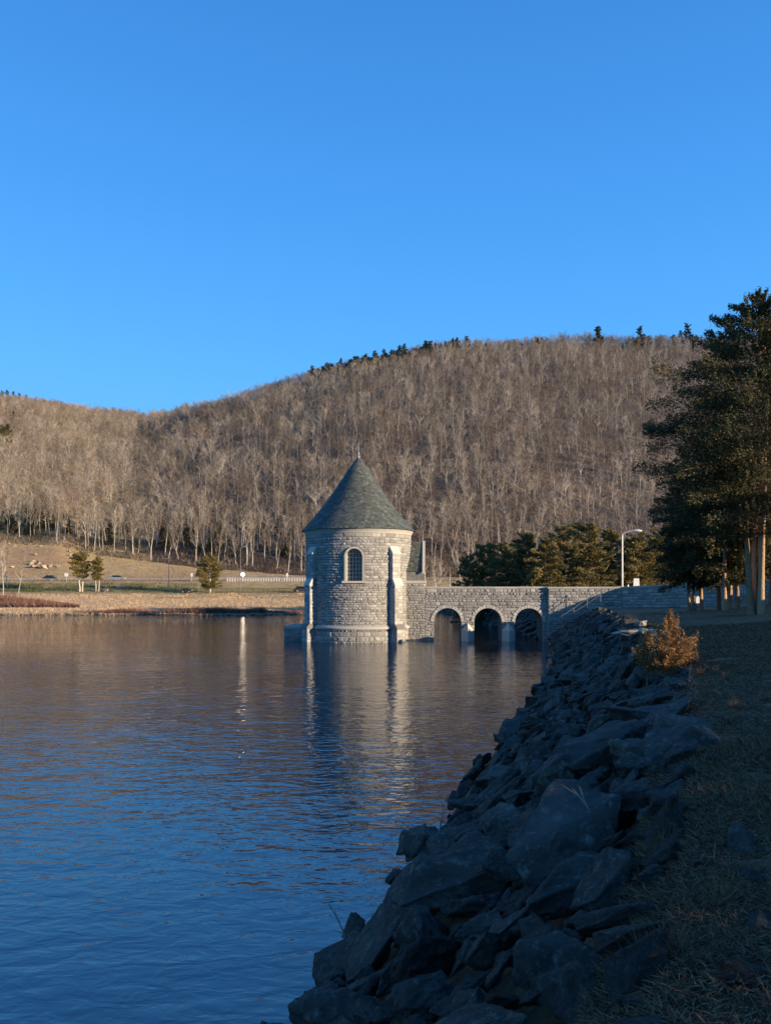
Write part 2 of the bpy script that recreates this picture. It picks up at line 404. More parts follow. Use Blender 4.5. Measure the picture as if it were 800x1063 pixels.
# far land: beach, road bench, fields, wooded hills
ysf = list(np.arange(126, 150, 1.0)) + list(np.arange(150, 300, 2.5)) + list(np.arange(300, 700, 8)) + list(np.arange(700, 1500, 40)) + [2500, 4000]
us = np.concatenate([np.arange(-1.2, -0.6, 0.03), np.arange(-0.6, 0.6, 0.006), np.arange(0.6, 1.2, 0.03)])
V = []; Z = []
for y in ysf:
    for u in us:
        x = u * y
        h = far_h(x, y) - 0.03
        b_ = y - far_shore_y(x); td = tree_d(u)
        V.append((x, y, h + (0.15 * fbm(x * .2, y * .2) if b_ > 2 and y < 300 else 0)))
        fz = 1.0 if y < td - 2 else 0.0
        wob = 6 * fbm(x * 0.03, y * 0.03, 9)
        sz = 1.0 if b_ > -5 and y < 190 + wob - 8 * (u > -0.3) else 0.0
        gz = 0.6 if (196 + wob < y < 216 and u > -0.34 and u < -0.1) or (200 < y < 210 and u < -0.44) else 0.0
        if y > 262 and u < -0.3: fz = 1
        if u > 0.02: sz = sz * 0.3
        Z.append((fz, sz, gz if y > 190 else 0, 1))
F = []; w = len(us)
for j in range(len(ysf) - 1):
    for i in range(w - 1):
        a = j * w + i
        if ysf[j + 1] < 147.5 and V[a][0] > shore_x(ysf[j]) - 3: continue
        F.append((a, a + 1, a + w + 1, a + w))
me = raw_mesh('hills', np.array(V), np.array(F), MT['hill'], smooth=True)
ca = me.attributes.new('zone', 'FLOAT_COLOR', 'POINT'); ca.data.foreach_set('color', np.array(Z, dtype=np.float32).ravel())
tag(link('hills', me), kind='structure')

# road along the far shore
mr = M()
xs_ = np.arange(-190, 60, 3.0)
for i in range(len(xs_) - 1):
    x0, x1 = xs_[i], xs_[i + 1]
    vs = [(x0, 234, far_h(x0, 234) + 0.12), (x1, 234, far_h(x1, 234) + 0.12), (x1, 241, far_h(x1, 241) + 0.12), (x0, 241, far_h(x0, 241) + 0.12)]
    mr.add(vs, [(0, 1, 2, 3)])
tag(mr.build('road', MT['asphalt']), kind='structure')

# ------------------------------------------------------------------ water
m, nt, b = newmat('lake_water')
b.inputs['Base Color'].default_value = (0.004, 0.014, 0.026, 1)
b.inputs['Roughness'].default_value = 0.015; b.inputs['IOR'].default_value = 2.3; b.inputs['Specular IOR Level'].default_value = 0.5
g = gpos(nt)
def wmap(sx, sy, rz):
    mp = nt.nodes.new('ShaderNodeMapping'); nt.links.new(g, mp.inputs[0]); mp.inputs['Scale'].default_value = (sx, sy, 1); mp.inputs['Rotation'].default_value = (0, 0, rz); return mp.outputs[0]
w0 = nnoise(nt, 0.22, 2, 0.5, wmap(0.45, 1.0, 0.25), 0.5)
w1 = nnoise(nt, 0.85, 2, 0.5, wmap(0.5, 1.0, -0.15), 0.8)
w2 = nnoise(nt, 2.9, 2, 0.5, wmap(0.55, 1.0, 0.1), 0.6)
w3 = nnoise(nt, 8.0, 2, 0.5, wmap(0.7, 1.0, -0.1), 0.3)
calm = ramp(nt, nnoise(nt, 0.05, 3, 0.5, wmap(0.5, 1.0, 0.1)).outputs['Fac'], [(0.35, 0.55), (0.65, 1.0)]).outputs[0]
def sc(a, k, by=None):
    x = nt.nodes.new('ShaderNodeMath'); x.operation = 'MULTIPLY'; nt.links.new(a, x.inputs[0]); x.inputs[1].default_value = k
    if by is None: return x.outputs[0]
    y = nt.nodes.new('ShaderNodeMath'); y.operation = 'MULTIPLY'; nt.links.new(x.outputs[0], y.inputs[0]); nt.links.new(by, y.inputs[1]); return y.outputs[0]
def plus(a, b_):
    x = nt.nodes.new('ShaderNodeMath'); x.operation = 'ADD'; nt.links.new(a, x.inputs[0]); nt.links.new(b_, x.inputs[1]); return x.outputs[0]
WAVE = (0.045, 0.055, 0.038, 0.005)
h = plus(plus(sc(w0.outputs['Fac'], WAVE[0]), sc(w1.outputs['Fac'], WAVE[1], calm)), plus(sc(w2.outputs['Fac'], WAVE[2], calm), sc(w3.outputs['Fac'], WAVE[3])))
bump(nt, b, h, 1.0, 1.0)
MT['water'] = m
mw = M(); mw.add([(-3000, -60, 0), (60, -60, 0), (60, 175, 0), (-3000, 175, 0)], [(0, 1, 2, 3)])
tag(mw.build('water', MT['water']), kind='structure')

# ------------------------------------------------------------------ ashlar stonework
def ashlar(ms, fn, s0, s1, z0, z1, cuts=None, rh=(0.17, 0.29), lh=(0.24, 0.6), prot=(0.02, 0.08), seed=1, gap=0.012):
    """rock faced stones laid in courses; fn(s, z, d) -> xyz, d outward; cuts(za, zb) -> list of (sa, sb) intervals to keep free"""
    r = random.Random(seed); z = z0
    while z < z1 - 0.05:
        hgt = r.uniform(*rh)
        if z + hgt > z1 - 0.15: hgt = z1 - z
        za, zb = z, z + hgt
        ivs = [(s0, s1)]
        for ca, cb in (cuts(za, zb) if cuts else []):
            nv = []
            for a, b_ in ivs:
                if cb <= a or ca >= b_: nv.append((a, b_)); continue
                if ca > a: nv.append((a, ca))
                if cb < b_: nv.append((cb, b_))
            ivs = nv
        for a, b_ in ivs:
            x = a
            first = r.uniform(0.2, 0.8)
            while x < b_ - 0.04:
                L = first if first else r.uniform(*lh); first = 0
                L *= (0.75 + 0.6 * (hgt - rh[0]) / (rh[1] - rh[0] + 1e-6))
                L = max(L, .18)
                if x + L > b_ - 0.16: L = b_ - x
                xa, xb = x + gap, x + L - gap; ya, yb = za + gap, zb - gap
                if xb - xa > 0.03:
                    e = min(0.05, (xb - xa) * 0.22, (yb - ya) * 0.25)
                    base = [(xa, ya), (xb, ya), (xb, yb), (xa, yb)]
                    inn = [(xa + e, ya + e), (xb - e, ya + e), (xb - e, yb - e), (xa + e, yb - e)]
                    vs = [fn(p[0], p[1], 0.0) for p in base]
                    pr = r.uniform(*prot)
                    vs += [fn(p[0] + r.uniform(-.2, .2) * e, p[1] + r.uniform(-.2, .2) * e, pr * r.uniform(0.55, 1.15)) for p in inn]
                    cx = (xa + xb) / 2 + r.uniform(-.25, .25) * (xb - xa) * .6; cy = (ya + yb) / 2 + r.uniform(-.2, .2) * (yb - ya)
                    vs.append(fn(cx, cy, pr * r.uniform(1.0, 1.5)))
                    fs = [(0, 1, 5, 4), (1, 2, 6, 5), (2, 3, 7, 6), (3, 0, 4, 7), (4, 5, 8), (5, 6, 8), (6, 7, 8), (7, 4, 8)]
                    ms.add(vs, fs, min(1, max(0, r.gauss(0.5, 0.15))))
                x += L
        z = zb

ROT = -R(3.4)
TC = (-2.73, 78.0)
gate = empty('gatehouse_tower', (TC[0], TC[1], 0), ROT)
tag(gate, 'round grey granite gatehouse tower with conical slate roof standing in the lake', 'tower')
RW = 5.28
Z_EAVE = 10.75; Z_STR = 1.4

# angles in the tower's own frame: a = angle from -Y (towards camera), positive to the right
def cyl(r):
    return lambda s, z, d: ((r + d) * math.sin(s / r), -(r + d) * math.cos(s / r), z)
WA = R(1.0)            # window direction
W_HALF, W_BOT, W_SPR, W_TOP = 0.78, 5.85, 8.15, 8.93
SUR = 0.16
# backing shell with a square hole for the window
shell = M()
NA = 144
zs = [-2.0, W_BOT - 0.05, W_TOP + 0.05, Z_EAVE]
hole = (W_HALF + 0.02) / RW
angs = sorted(set([round(-math.pi + 2 * math.pi * i / NA, 6) for i in range(NA)]) )
angs = [a for a in angs if not (WA - hole - 0.02 < a < WA + hole + 0.02)] + [WA - hole, WA + hole, WA]
angs = sorted(angs)
vs = [(RW * math.sin(a), -RW * math.cos(a), z) for a in angs for z in zs]
fs = []
for i in range(len(angs)):
    j = (i + 1) % len(angs)
    for k in range(3):
        if k == 1 and WA - hole - 1e-6 <= angs[i] < WA + hole - 1e-6: continue
        fs.append((i * 4 + k, j * 4 + k, j * 4 + k + 1, i * 4 + k + 1))
shell.add(vs, fs)
def wcut(za, zb):
    s = WA * RW; o = W_HALF + SUR
    if zb < W_BOT - 0.22 or za > W_TOP + SUR: return []
    zm = (za + zb) / 2
    if zm > W_SPR:
        d = zm - W_SPR
        hw = math.sqrt(max(0.0, o * o - d * d)) if d < o else 0
    else: hw = o
    return [(s - hw, s + hw)] if hw > 0 else []
st = M(); ashlar(st, cyl(RW), -math.pi * RW, math.pi * RW, Z_STR + 0.12, Z_EAVE - 0.32, wcut, seed=3)
wall_o = shell.absorb(st).build('wall', [MT['mortar'], MT['granite']], gate)
# plinth
pl = M(); pl.lathe([(5.45, -2.0), (5.45, Z_STR - 0.12)], 96)
st = M(); ashlar(st, cyl(5.45), -math.pi * 5.45, math.pi * 5.45, -0.6, Z_STR - 0.14, None, rh=(0.34, 0.5), seed=4)
pl.absorb(st).build('plinth', [MT['mortar'], MT['granite']], gate)
sc_ = M(); sc_.lathe([(5.3, Z_STR - 0.16), (5.6, Z_STR - 0.14), (5.64, Z_STR - 0.04), (5.60, Z_STR + 0.04), (5.38, Z_STR + 0.2), (5.2, Z_STR + 0.22)], 96)
sc_.build('string_course', MT['dressed'], gate, smooth=50)
co = M(); co.lathe([(5.2, Z_EAVE - 0.36), (5.36, Z_EAVE - 0.34), (5.40, Z_EAVE - 0.12), (5.52, Z_EAVE - 0.02), (5.56, Z_EAVE + 0.12), (5.3, Z_EAVE + 0.14)], 96)
co.build('cornice', MT['dressed'], gate, smooth=40)
# roof: slates laid course by course on a cone with a bell-cast foot
APEX = 18.55
def roof_r(t):            # t 0 at eave, 1 at apex
    r = 5.72 * (1 - t)
    return r - 0.38 * math.sin(min(1, t / 0.9) * math.pi) * (1 - t) ** 0.6 * 0.9
def roof_z(t): return Z_EAVE + 0.10 + (APEX - Z_EAVE - 0.10) * t
rf = M(); rf.lathe([(0.0, roof_z(0) - 0.02)] + [(roof_r(t) - 0.02 if t < 1 else 0.01, roof_z(t) - 0.02) for t in np.linspace(0, 1, 30)], 72)
sl = M(); r = random.Random(5); NR = 46
for k in range(NR):
    t0, t1 = k / NR, min(0.995, (k + 1.15) / NR)
    r0, r1, z0_, z1_ = roof_r(t0) + 0.035, max(0.01, roof_r(t1) + 0.006), roof_z(t0), roof_z(t1)
    n = max(8, int(2 * math.pi * r0 / 0.30)); off = r.random()
    for i in range(n):
        a0 = 2 * math.pi * (i + off + 0.03) / n; a1 = 2 * math.pi * (i + off + 0.97) / n
        jj = r.uniform(-0.008, 0.012); dz = r.uniform(-0.02, 0.02)
        sl.add([((r0 + jj) * math.cos(a0), (r0 + jj) * math.sin(a0), z0_ + dz), ((r0 + jj) * math.cos(a1), (r0 + jj) * math.sin(a1), z0_ + dz),
                (r1 * math.cos(a1), r1 * math.sin(a1), z1_), (r1 * math.cos(a0), r1 * math.sin(a0), z1_)], [(0, 1, 2, 3)], min(1, max(0, r.gauss(0.5, 0.2))))
rf.absorb(sl).build('roof', [MT['slate'], MT['slate']], gate)
fi = M(); fi.lathe([(0.16, APEX - 0.35), (0.17, APEX - 0.1), (0.07, APEX), (0.06, APEX + 0.12), (0.13, APEX + 0.2), (0.13, APEX + 0.28), (0.05, APEX + 0.36), (0.035, APEX + 0.9), (0.012, APEX + 1.45), (0.0, APEX + 1.47)], 12)
fi.build('finial', MT['copper'], gate, smooth=50)

# window: arched dressed surround, glass and lattice
def arch_pts(hw, spr, bot, n=14):
    pts = [(-hw, bot), ]
    pts += [(-hw * math.cos(math.pi * i / n), spr + hw * math.sin(math.pi * i / n)) for i in range(n + 1)]
    pts += [(hw, bot)]
    return pts
def flat_fn(ang, r0):
    ca, sa = math.cos(ang), math.sin(ang)
    return lambda u, z, d: (u * ca + (r0 + d) * sa, u * sa - (r0 + d) * ca, z)
ff = flat_fn(WA, RW)
win = M()
inn = arch_pts(W_HALF, W_SPR, W_BOT); out = arch_pts(W_HALF + SUR, W_SPR, W_BOT)
n = len(inn)
vs = [ff(u, z, 0.09) for u, z in out] + [ff(u, z, 0.09) for u, z in inn] + [ff(u, z, -0.75) for u, z in inn] + [ff(u, z, -0.25) for u, z in out]
for i in range(n - 1):
    tn = r.uniform(0.3, 0.9)
    win.add([vs[i], vs[i + 1], vs[n + i + 1], vs[n + i]], [(0, 3, 2, 1)], tn)
    win.add([vs[n + i], vs[n + i + 1], vs[2 * n + i + 1], vs[2 * n + i]], [(0, 3, 2, 1)], tn)
    win.add([vs[i], vs[i + 1], vs[3 * n + i + 1], vs[3 * n + i]], [(0, 1, 2, 3)], tn)
wo_ = win.build('window', MT['dressed'], gate)
ws = M(); ws.box((-W_HALF - 0.38, -0.6, W_BOT - 0.2), (W_HALF + 0.38, 0.17, W_BOT), 0.7, fn=lambda p: ff(p[0], p[2], p[1]))
ws.build('sill', MT['dressed'], wo_)
gl = M(); gl.add([ff(u, z, -0.62) for u, z in arch_pts(W_HALF, W_SPR, W_BOT)], [tuple(range(n))])
gl.build('glass', MT['glass'], wo_)
fr = M()
def bar(u0, z0, u1, z1, t=0.035, d=-0.5):
    fr.tube([ff(u0, z0, d), ff(u1, z1, d)], t, 4)
for i in range(1, 5):
    u = -W_HALF + 2 * W_HALF * i / 5
    bar(u, W_BOT, u, W_SPR + math.sqrt(max(0, W_HALF ** 2 - u * u)), 0.045)
for i in range(1, 8):
    z = W_BOT + i * 0.375
    hw = W_HALF if z < W_SPR else math.sqrt(max(0, W_HALF ** 2 - (z - W_SPR) ** 2))
    bar(-hw, z, hw, z, 0.04)
ap = arch_pts(W_HALF - 0.04, W_SPR, W_BOT + 0.03)
fr.tube([ff(u, z, -0.5) for u, z in ap], 0.07, 4)
fr.build('lattice_frame', MT['window_metal'], wo_)

# buttresses
def buttress(ang):
    f = flat_fn(ang, 0)
    prof = [(4.9, -2), (6.32, -2), (6.32, 1.28), (6.12, 1.62), (6.02, 1.66), (6.02, 5.45), (5.78, 6.05), (5.70, 6.05), (5.70, 8.5), (5.28, 9.15), (4.9, 9.15)]
    mb = M(); hw = 0.50
    mb.prism(prof, -hw, hw, lambda rr, z, h: f(h, z, rr), 0.55)
    # string-course shoulder
    mb.prism([(5.0, 1.24), (6.42, 1.24), (6.42, 1.36), (6.16, 1.68), (5.0, 1.68)], -hw - 0.08, hw + 0.08, lambda rr, z, h: f(h, z, rr), 0.8)
    s2 = M()
    for k, (r0, za, zb) in enumerate(((6.32, -0.6, 1.22), (6.02, 1.72, 5.42), (5.70, 6.08, 8.48))):
        ashlar(s2, lambda s, z, d, r0=r0: f(s, z, r0 + d * 0.5), -hw, hw, za, zb, None, rh=(0.28, 0.42), lh=(0.45, 0.6), seed=int(ang * 100) + k)
        for sg in (-1, 1):
            ashlar(s2, lambda s, z, d, sg=sg: f(sg * (hw + d * 0.5), z, s), 5.0, r0, za, zb, None, rh=(0.28, 0.42), lh=(0.35, 0.7), seed=int(ang * 100) + k + 9 * sg)
    s2.t = [min(1, t + 0.22) for t in s2.t]
    bo = mb.absorb(s2).build('buttress', [MT['mortar'], MT['granite']], gate)
    s3 = M()
    s3.prism([(5.75, 5.40), (6.10, 5.40), (6.10, 5.50), (5.76, 6.12), (5.6, 6.12)], -hw - 0.05, hw + 0.05, lambda rr, z, h: f(h, z, rr), 0.9)
    s3.build('weathering', MT['dressed'], bo); s3 = M()
    s3.prism([(5.2, 8.44), (5.78, 8.44), (5.78, 8.54), (5.30, 9.22), (5.1, 9.22)], -hw - 0.05, hw + 0.05, lambda rr, z, h: f(h, z, rr), 0.9)
    s3.build('weathering', MT['dressed'], bo)
for a in (-50, 45, 132, -138): buttress(R(a))

# porch between tower and bridge
HB = 2.0
def planar(y0, sg=-1):
    return lambda s, z, d: (s, y0 + sg * d, z)
po = M(); po.box((3.2, -HB, -2), (6.7, HB, 6.9))
pgable = [(-HB, 6.9), (HB, 6.9), (0, 9.75)]
po.prism(pgable, 3.0, 6.7, lambda u, v, h: (h, u, v))
st = M()
ashlar(st, planar(-HB), 4.1, 6.72, -0.6, 5.62, None, seed=21)
ashlar(st, planar(-HB + 0.06), 4.1, 6.66, 5.92, 6.82, None, seed=22)
ashlar(st, lambda s, z, d: (6.7 + d, s, z), -HB, HB, 4.6, 6.85, None, seed=23)
porch = po.absorb(st).build('porch', [MT['mortar'], MT['granite']], gate)
st = M(); st.box((4.2, -HB - 0.12, 5.62), (6.82, -HB + 0.1, 5.90), 0.8); st.box((6.6, -HB - 0.121, 5.621), (6.84, HB + 0.1, 5.90), 0.8)
st.build('string_course', MT['dressed'], porch)
pr_ = M(); rr_ = random.Random(8)
L = math.hypot(HB + 0.2, 2.95)
for sg in (-1, 1):
    for k in range(14):
        for i in range(11):
            def P(x, t, up): 
                return (x, sg * (HB + 0.10 - (HB + 0.10) * t), 6.82 + 2.98 * t + up)
            x0 = 3.3 + i * 0.30 + (0.15 if k % 2 else 0); x1 = min(x0 + 0.29, 6.5)
            if x1 - x0 < 0.03: continue
            t0, t1 = k / 14, min(1, (k + 1.15) / 14)
            pr_.add([P(x0, t0, 0.05), P(x1, t0, 0.05), P(x1, t1, 0.015), P(x0, t1, 0.015)], [(0, 1, 2, 3) if sg < 0 else (0, 3, 2, 1)], min(1, max(0, rr_.gauss(0.5, 0.2))))
    pr_.prism([(sg * (HB + 0.10), 6.80), (sg * (HB + 0.10), 6.84), (0, 9.82), (0, 9.76)], 3.2, 6.5, lambda u, v, h: (h, u, v), 0.4)
pr_.build('roof', MT['slate'], porch)
cp = M()
for sg in (-1, 1):
    cp.prism([(sg * (HB + 0.28), 6.60), (sg * (HB + 0.28), 6.98), (0, 9.92), (0, 9.5)], 6.48, 6.72, lambda u, v, h: (h, u, v), 0.8)
cp.build('coping', MT['dressed'], porch)
# intake platform on the left
ip = M(); ip.box((-7.1, -2.6, -2), (-3, 3.0, 1.15))
st = M(); ashlar(st, planar(-2.6), -7.1, -4.6, -0.6, 1.14, None, seed=31); ashlar(st, lambda s, z, d: (-7.1 - d, s, z), -2.6, 3.0, -0.6, 1.14, None, seed=32)
ipo = ip.absorb(st).build('intake_platform', [MT['mortar'], MT['granite']], gate)
st = M(); st.box((-7.2, -2.7, 1.15), (-4.4, 3.1, 1.36), 0.5); st.build('coping', MT['dressed'], ipo)

# ------------------------------------------------------------------ bridge
bridge = empty('stone_arch_bridge', (TC[0], TC[1], 0), ROT)
tag(bridge, 'low granite bridge on three round arches joining the tower to the dam', 'bridge')
BX0, BX1, BX2 = 6.7, 18.65, 25.7
BY = 2.0; ZT = 5.30
AC = [8.93, 12.87, 16.82]; AR = 1.33; AS = 1.88
prof = [(BX0, -2)]
for c in AC:
    prof.append((c - AR, -2)); prof += [(c - AR * math.cos(math.pi * i / 20), AS + AR * math.sin(math.pi * i / 20)) for i in range(21)]; prof.append((c + AR, -2))
prof += [(BX1, -2), (BX1, 4.45), (BX0, 4.45)]
bb = M(); bb.prism(prof, -BY, BY, lambda u, v, h: (u, h, v))
def acut(za, zb):
    res = []
    o = AR + 0.30
    for c in AC:
        zm = (za + zb) / 2
        if zm < AS: res.append((c - AR - 0.0, c + AR + 0.0))
        elif zm < AS + o:
            hw = math.sqrt(o * o - (zm - AS) ** 2); res.append((c - hw, c + hw))
    return res
st = M()
ashlar(st, planar(-BY), BX0, BX1, -0.6, 4.45, acut, seed=41, lh=(0.3, 0.75), rh=(0.2, 0.34))
ashlar(st, planar(BY, 1), BX0, BX1, -0.6, 4.45, acut, seed=42)
body = bb.absorb(st).build('wall', [MT['mortar'], MT['granite']], bridge)
for c in AC:
    rg = M(); NV = 15
    for sg in (-1, 1):
        for i in range(NV):
            a0 = math.pi * (i + 0.05) / NV; a1 = math.pi * (i + 0.95) / NV; tn = rnd.uniform(0.4, 1)
            ri, ro = AR + 0.005, AR + 0.30 + rnd.uniform(-0.02, 0.04)
            q4 = [(c - ri * math.cos(a0), AS + ri * math.sin(a0)), (c - ri * math.cos(a1), AS + ri * math.sin(a1)), (c - ro * math.cos(a1), AS + ro * math.sin(a1)), (c - ro * math.cos(a0), AS + ro * math.sin(a0))]
            d0 = rnd.uniform(0.05, 0.09)
            rg.prism(q4, sg * (BY - 0.05), sg * (BY + d0), lambda u, v, h: (u, h, v), tn)
        rg.build('arch_ring', MT['ringstone'], bridge); rg = M()

    iv = M(); rz_ = random.Random(int(c * 10))
    # stones of the barrel
    def barrel(s, z, d, c=c):
        a = s / AR
        return (c - (AR - d * 0.3) * math.cos(a), z, AS + (AR - d * 0.3) * math.sin(a))
    ashlar(iv, barrel, 0, math.pi * AR, -BY + 0.05, BY - 0.05, None, seed=int(c * 7))
    iv.build('arch_barrel', MT['granite'], bridge)
for k, c in enumerate(((AC[0] + AC[1]) / 2, (AC[1] + AC[2]) / 2)):
    cw = M(); hw = 0.62
    tip = (c, -BY - 0.95)
    A, B, Cc = (c - hw, -BY - 0.02), tip, (c + hw, -BY - 0.02)
    vs = [(A[0], A[1], -2), (B[0], B[1], -2), (Cc[0], Cc[1], -2), (A[0], A[1], 1.05), (B[0], B[1], 1.05), (Cc[0], Cc[1], 1.05), (c, -BY - 0.02, 1.80)]
    cw.add(vs, [(0, 1, 4, 3), (1, 2, 5, 4), (3, 4, 6), (4, 5, 6), (2, 0, 3, 5), (5, 3, 6)], 0.8)
    cw.build('cutwater', MT['dressed'], bridge)
dk = M(); dk.box((BX0, -BY + 0.45, 4.45), (BX1, BY - 0.45, 4.50)); dk.build('deck', MT['asphalt'], bridge)
def parapet(sg, nm='parapet'):
    pp = M(); pp.box((BX0 + 0.16, min(sg * BY, sg * (BY - 0.42)), 4.45), (BX1 - 0.0, max(sg * BY, sg * (BY - 0.42)), 5.12))
    st = M(); ashlar(st, planar(sg * BY, sg), BX0 + 0.16, BX1, 4.46, 5.12, None, seed=50 + sg, rh=(0.28, 0.36))
    ashlar(st, planar(sg * (BY - 0.42), -sg), BX0 + 0.16, BX1, 4.46, 5.12, None, seed=55 + sg, rh=(0.28, 0.36))
    o = pp.absorb(st).build(nm, [MT['mortar'], MT['granite']], bridge)
    cc_ = M(); x = BX0 + 0.17
    while x < BX1:
        x2 = min(BX1, x + rnd.uniform(0.9, 1.5))
        cc_.box((x + .01, min(sg * (BY + 0.09), sg * (BY - 0.5)), 5.12), (x2 - .01, max(sg * (BY + 0.09), sg * (BY - 0.5)), ZT + rnd.uniform(-.01, .01)), rnd.uniform(0.3, 0.9)); x = x2
    cc_.build('coping', MT['dressed'], o)
parapet(-1); parapet(1)
# abutment section proud of the bridge face
ab = M(); ab.box((BX1, -BY - 0.32, -2), (BX2, BY, 5.12))
st = M(); ashlar(st, planar(-BY - 0.32), BX1, BX2, 0.0, 5.12, None, seed=61, lh=(0.3, 0.75), rh=(0.2, 0.34)); ashlar(st, lambda s, z, d: (BX1 - d, s, z), -BY - 0.32, -BY, -0.5, 5.1, None, seed=62)
abo = ab.absorb(st).build('abutment', [MT['mortar'], MT['granite']], bridge)
cc_ = M(); x = BX1 - 0.08
while x < BX2:
    x2 = min(BX2, x + rnd.uniform(0.9, 1.5)); cc_.box((x + .01, -BY - 0.42, 5.12), (x2 - .01, -BY + 0.2, ZT + rnd.uniform(-.01, .01)), rnd.uniform(0.3, 0.9)); x = x2
cc_.build('coping', MT['dressed'], abo)
# handrail down the bank beside the abutment
hr = empty('stair_handrail', (TC[0], TC[1], 0), ROT)
tag(hr, 'thin double metal handrail slanting down the rocks beside the bridge abutment', 'handrail')
def hp(t): return Vector((18.35 + 5.0 * t, -BY - 1.6, 0.65 + 3.4 * t))
rl = M()
for up in (0.5, 0.95): rl.tube([hp(0) + Vector((0, 0, up)), hp(1) + Vector((0, 0, up))], 0.03, 6)
rl.build('rail', MT['far_metal'], hr)
for i in range(5):
    ps = M(); p = hp(i / 4); ps.tube([p + Vector((0, 0, -0.6)), p + Vector((0, 0, 0.98))], 0.03, 6); ps.build('post', MT['far_metal'], hr)

# flared retaining wall from the abutment to the crest road, and the crest parapet
ca, sa = math.cos(ROT), math.sin(ROT)
def to_world(x, y): return (TC[0] + x * ca - y * sa, TC[1] + x * sa + y * ca)
C0 = Vector((*to_world(BX2, -BY - 0.32), 0))
C1 = Vector((36.7, 63.6, 0))
C2 = Vector((*xy(CREST_Q, -45), 0)); 
def wall_thing(name, label, pts, z0s, z1s, th=0.45, seed=70):
    o = empty(name, (0, 0, 0)); tag(o, label, 'wall')
    bm_ = M(); st = M(); cp_ = M()
    for k in range(len(pts) - 1):
        a, b_ = pts[k], pts[k + 1]; d = (b_ - a); L = d.length; d.normalize()
        nrm = Vector((d.y, -d.x, 0))         # faces camera side
        if nrm.dot(Vector((a.x + b_.x, a.y + b_.y, 0)) / 2 - Vector((0, 10, 0))) > 0: nrm = -nrm
        za, zb = z1s[k], z1s[k + 1]; zl = min(z0s[k], z0s[k + 1])
        def fn(s, z, dd, a=a, d=d, nrm=nrm, za=za, zb=zb, L=L, zl=zl):
            top = za + (zb - za) * s / L; base = min(za, zb)
            zz = zl + (z - zl) * (top - zl) / (base - zl)
            p = a + d * s + nrm * dd; return (p.x, p.y, zz)
        bm_.box((0, -th, zl - 1.5), (L, 0, min(za, zb)), fn=lambda p: fn(p[0], p[2], p[1]))
        ashlar(st, fn, 0, L, zl, min(za, zb), None, seed=seed + k, lh=(0.3, 0.75), rh=(0.2, 0.34))
        ashlar(st, lambda s, z, dd: fn(s, z, -th - dd), 0, L, min(za, zb) - 1.2, min(za, zb), None, seed=seed + 20 + k, lh=(0.3, 0.75), rh=(0.2, 0.34))
        x = 0
        while x < L:
            x2 = min(L, x + rnd.uniform(0.9, 1.6)); e = min(za, zb)
            cp_.box((x + .01, -th - 0.08, e), (x2 - .01, 0.10, e + 0.18), rnd.uniform(0.3, 0.9), fn=lambda p: fn(p[0], p[2], p[1])); x = x2
    bm_.absorb(st).build('wall_body', [MT['mortar'], MT['granite']], o); cp_.build('coping', MT['dressed'], o)
    return o
wall_thing('retaining_wall', 'shaded granite wall running right from the bridge abutment behind the cedar trunks', [C0, C0.lerp(C1, 0.5), C1], [2.5, 3.4, 4.6], [5.12, 5.62, 5.98], seed=71)
wall_thing('parapet_wall', 'stone parapet wall along the top of the dam beyond the grass slope', [C1, C1.lerp(C2, 0.17), C2], [4.9, 4.9, 4.9], [5.98, 6.34, 6.36], seed=81)
wall_thing('road_wall', 'second stone parapet across the dam road', [Vector((*xy(CREST_Q + 9.5, 60), 0)), Vector((*xy(CREST_Q + 9.5, -45), 0))], [5.0, 5.0], [6.2, 6.2], seed=91)
cr = M()
for mm in np.arange(-45, 80, 5.0):
    p = [xy(CREST_Q + 1.2, mm), xy(CREST_Q + 8.2, mm), xy(CREST_Q + 8.2, mm + 5), xy(CREST_Q + 1.2, mm + 5)]
    if p[2][1] > 74: break
    cr.add([(a[0], a[1], 5.27) for a in p], [(0, 1, 2, 3)])
tag(cr.build('dam_road', MT['asphalt']), kind='structure')

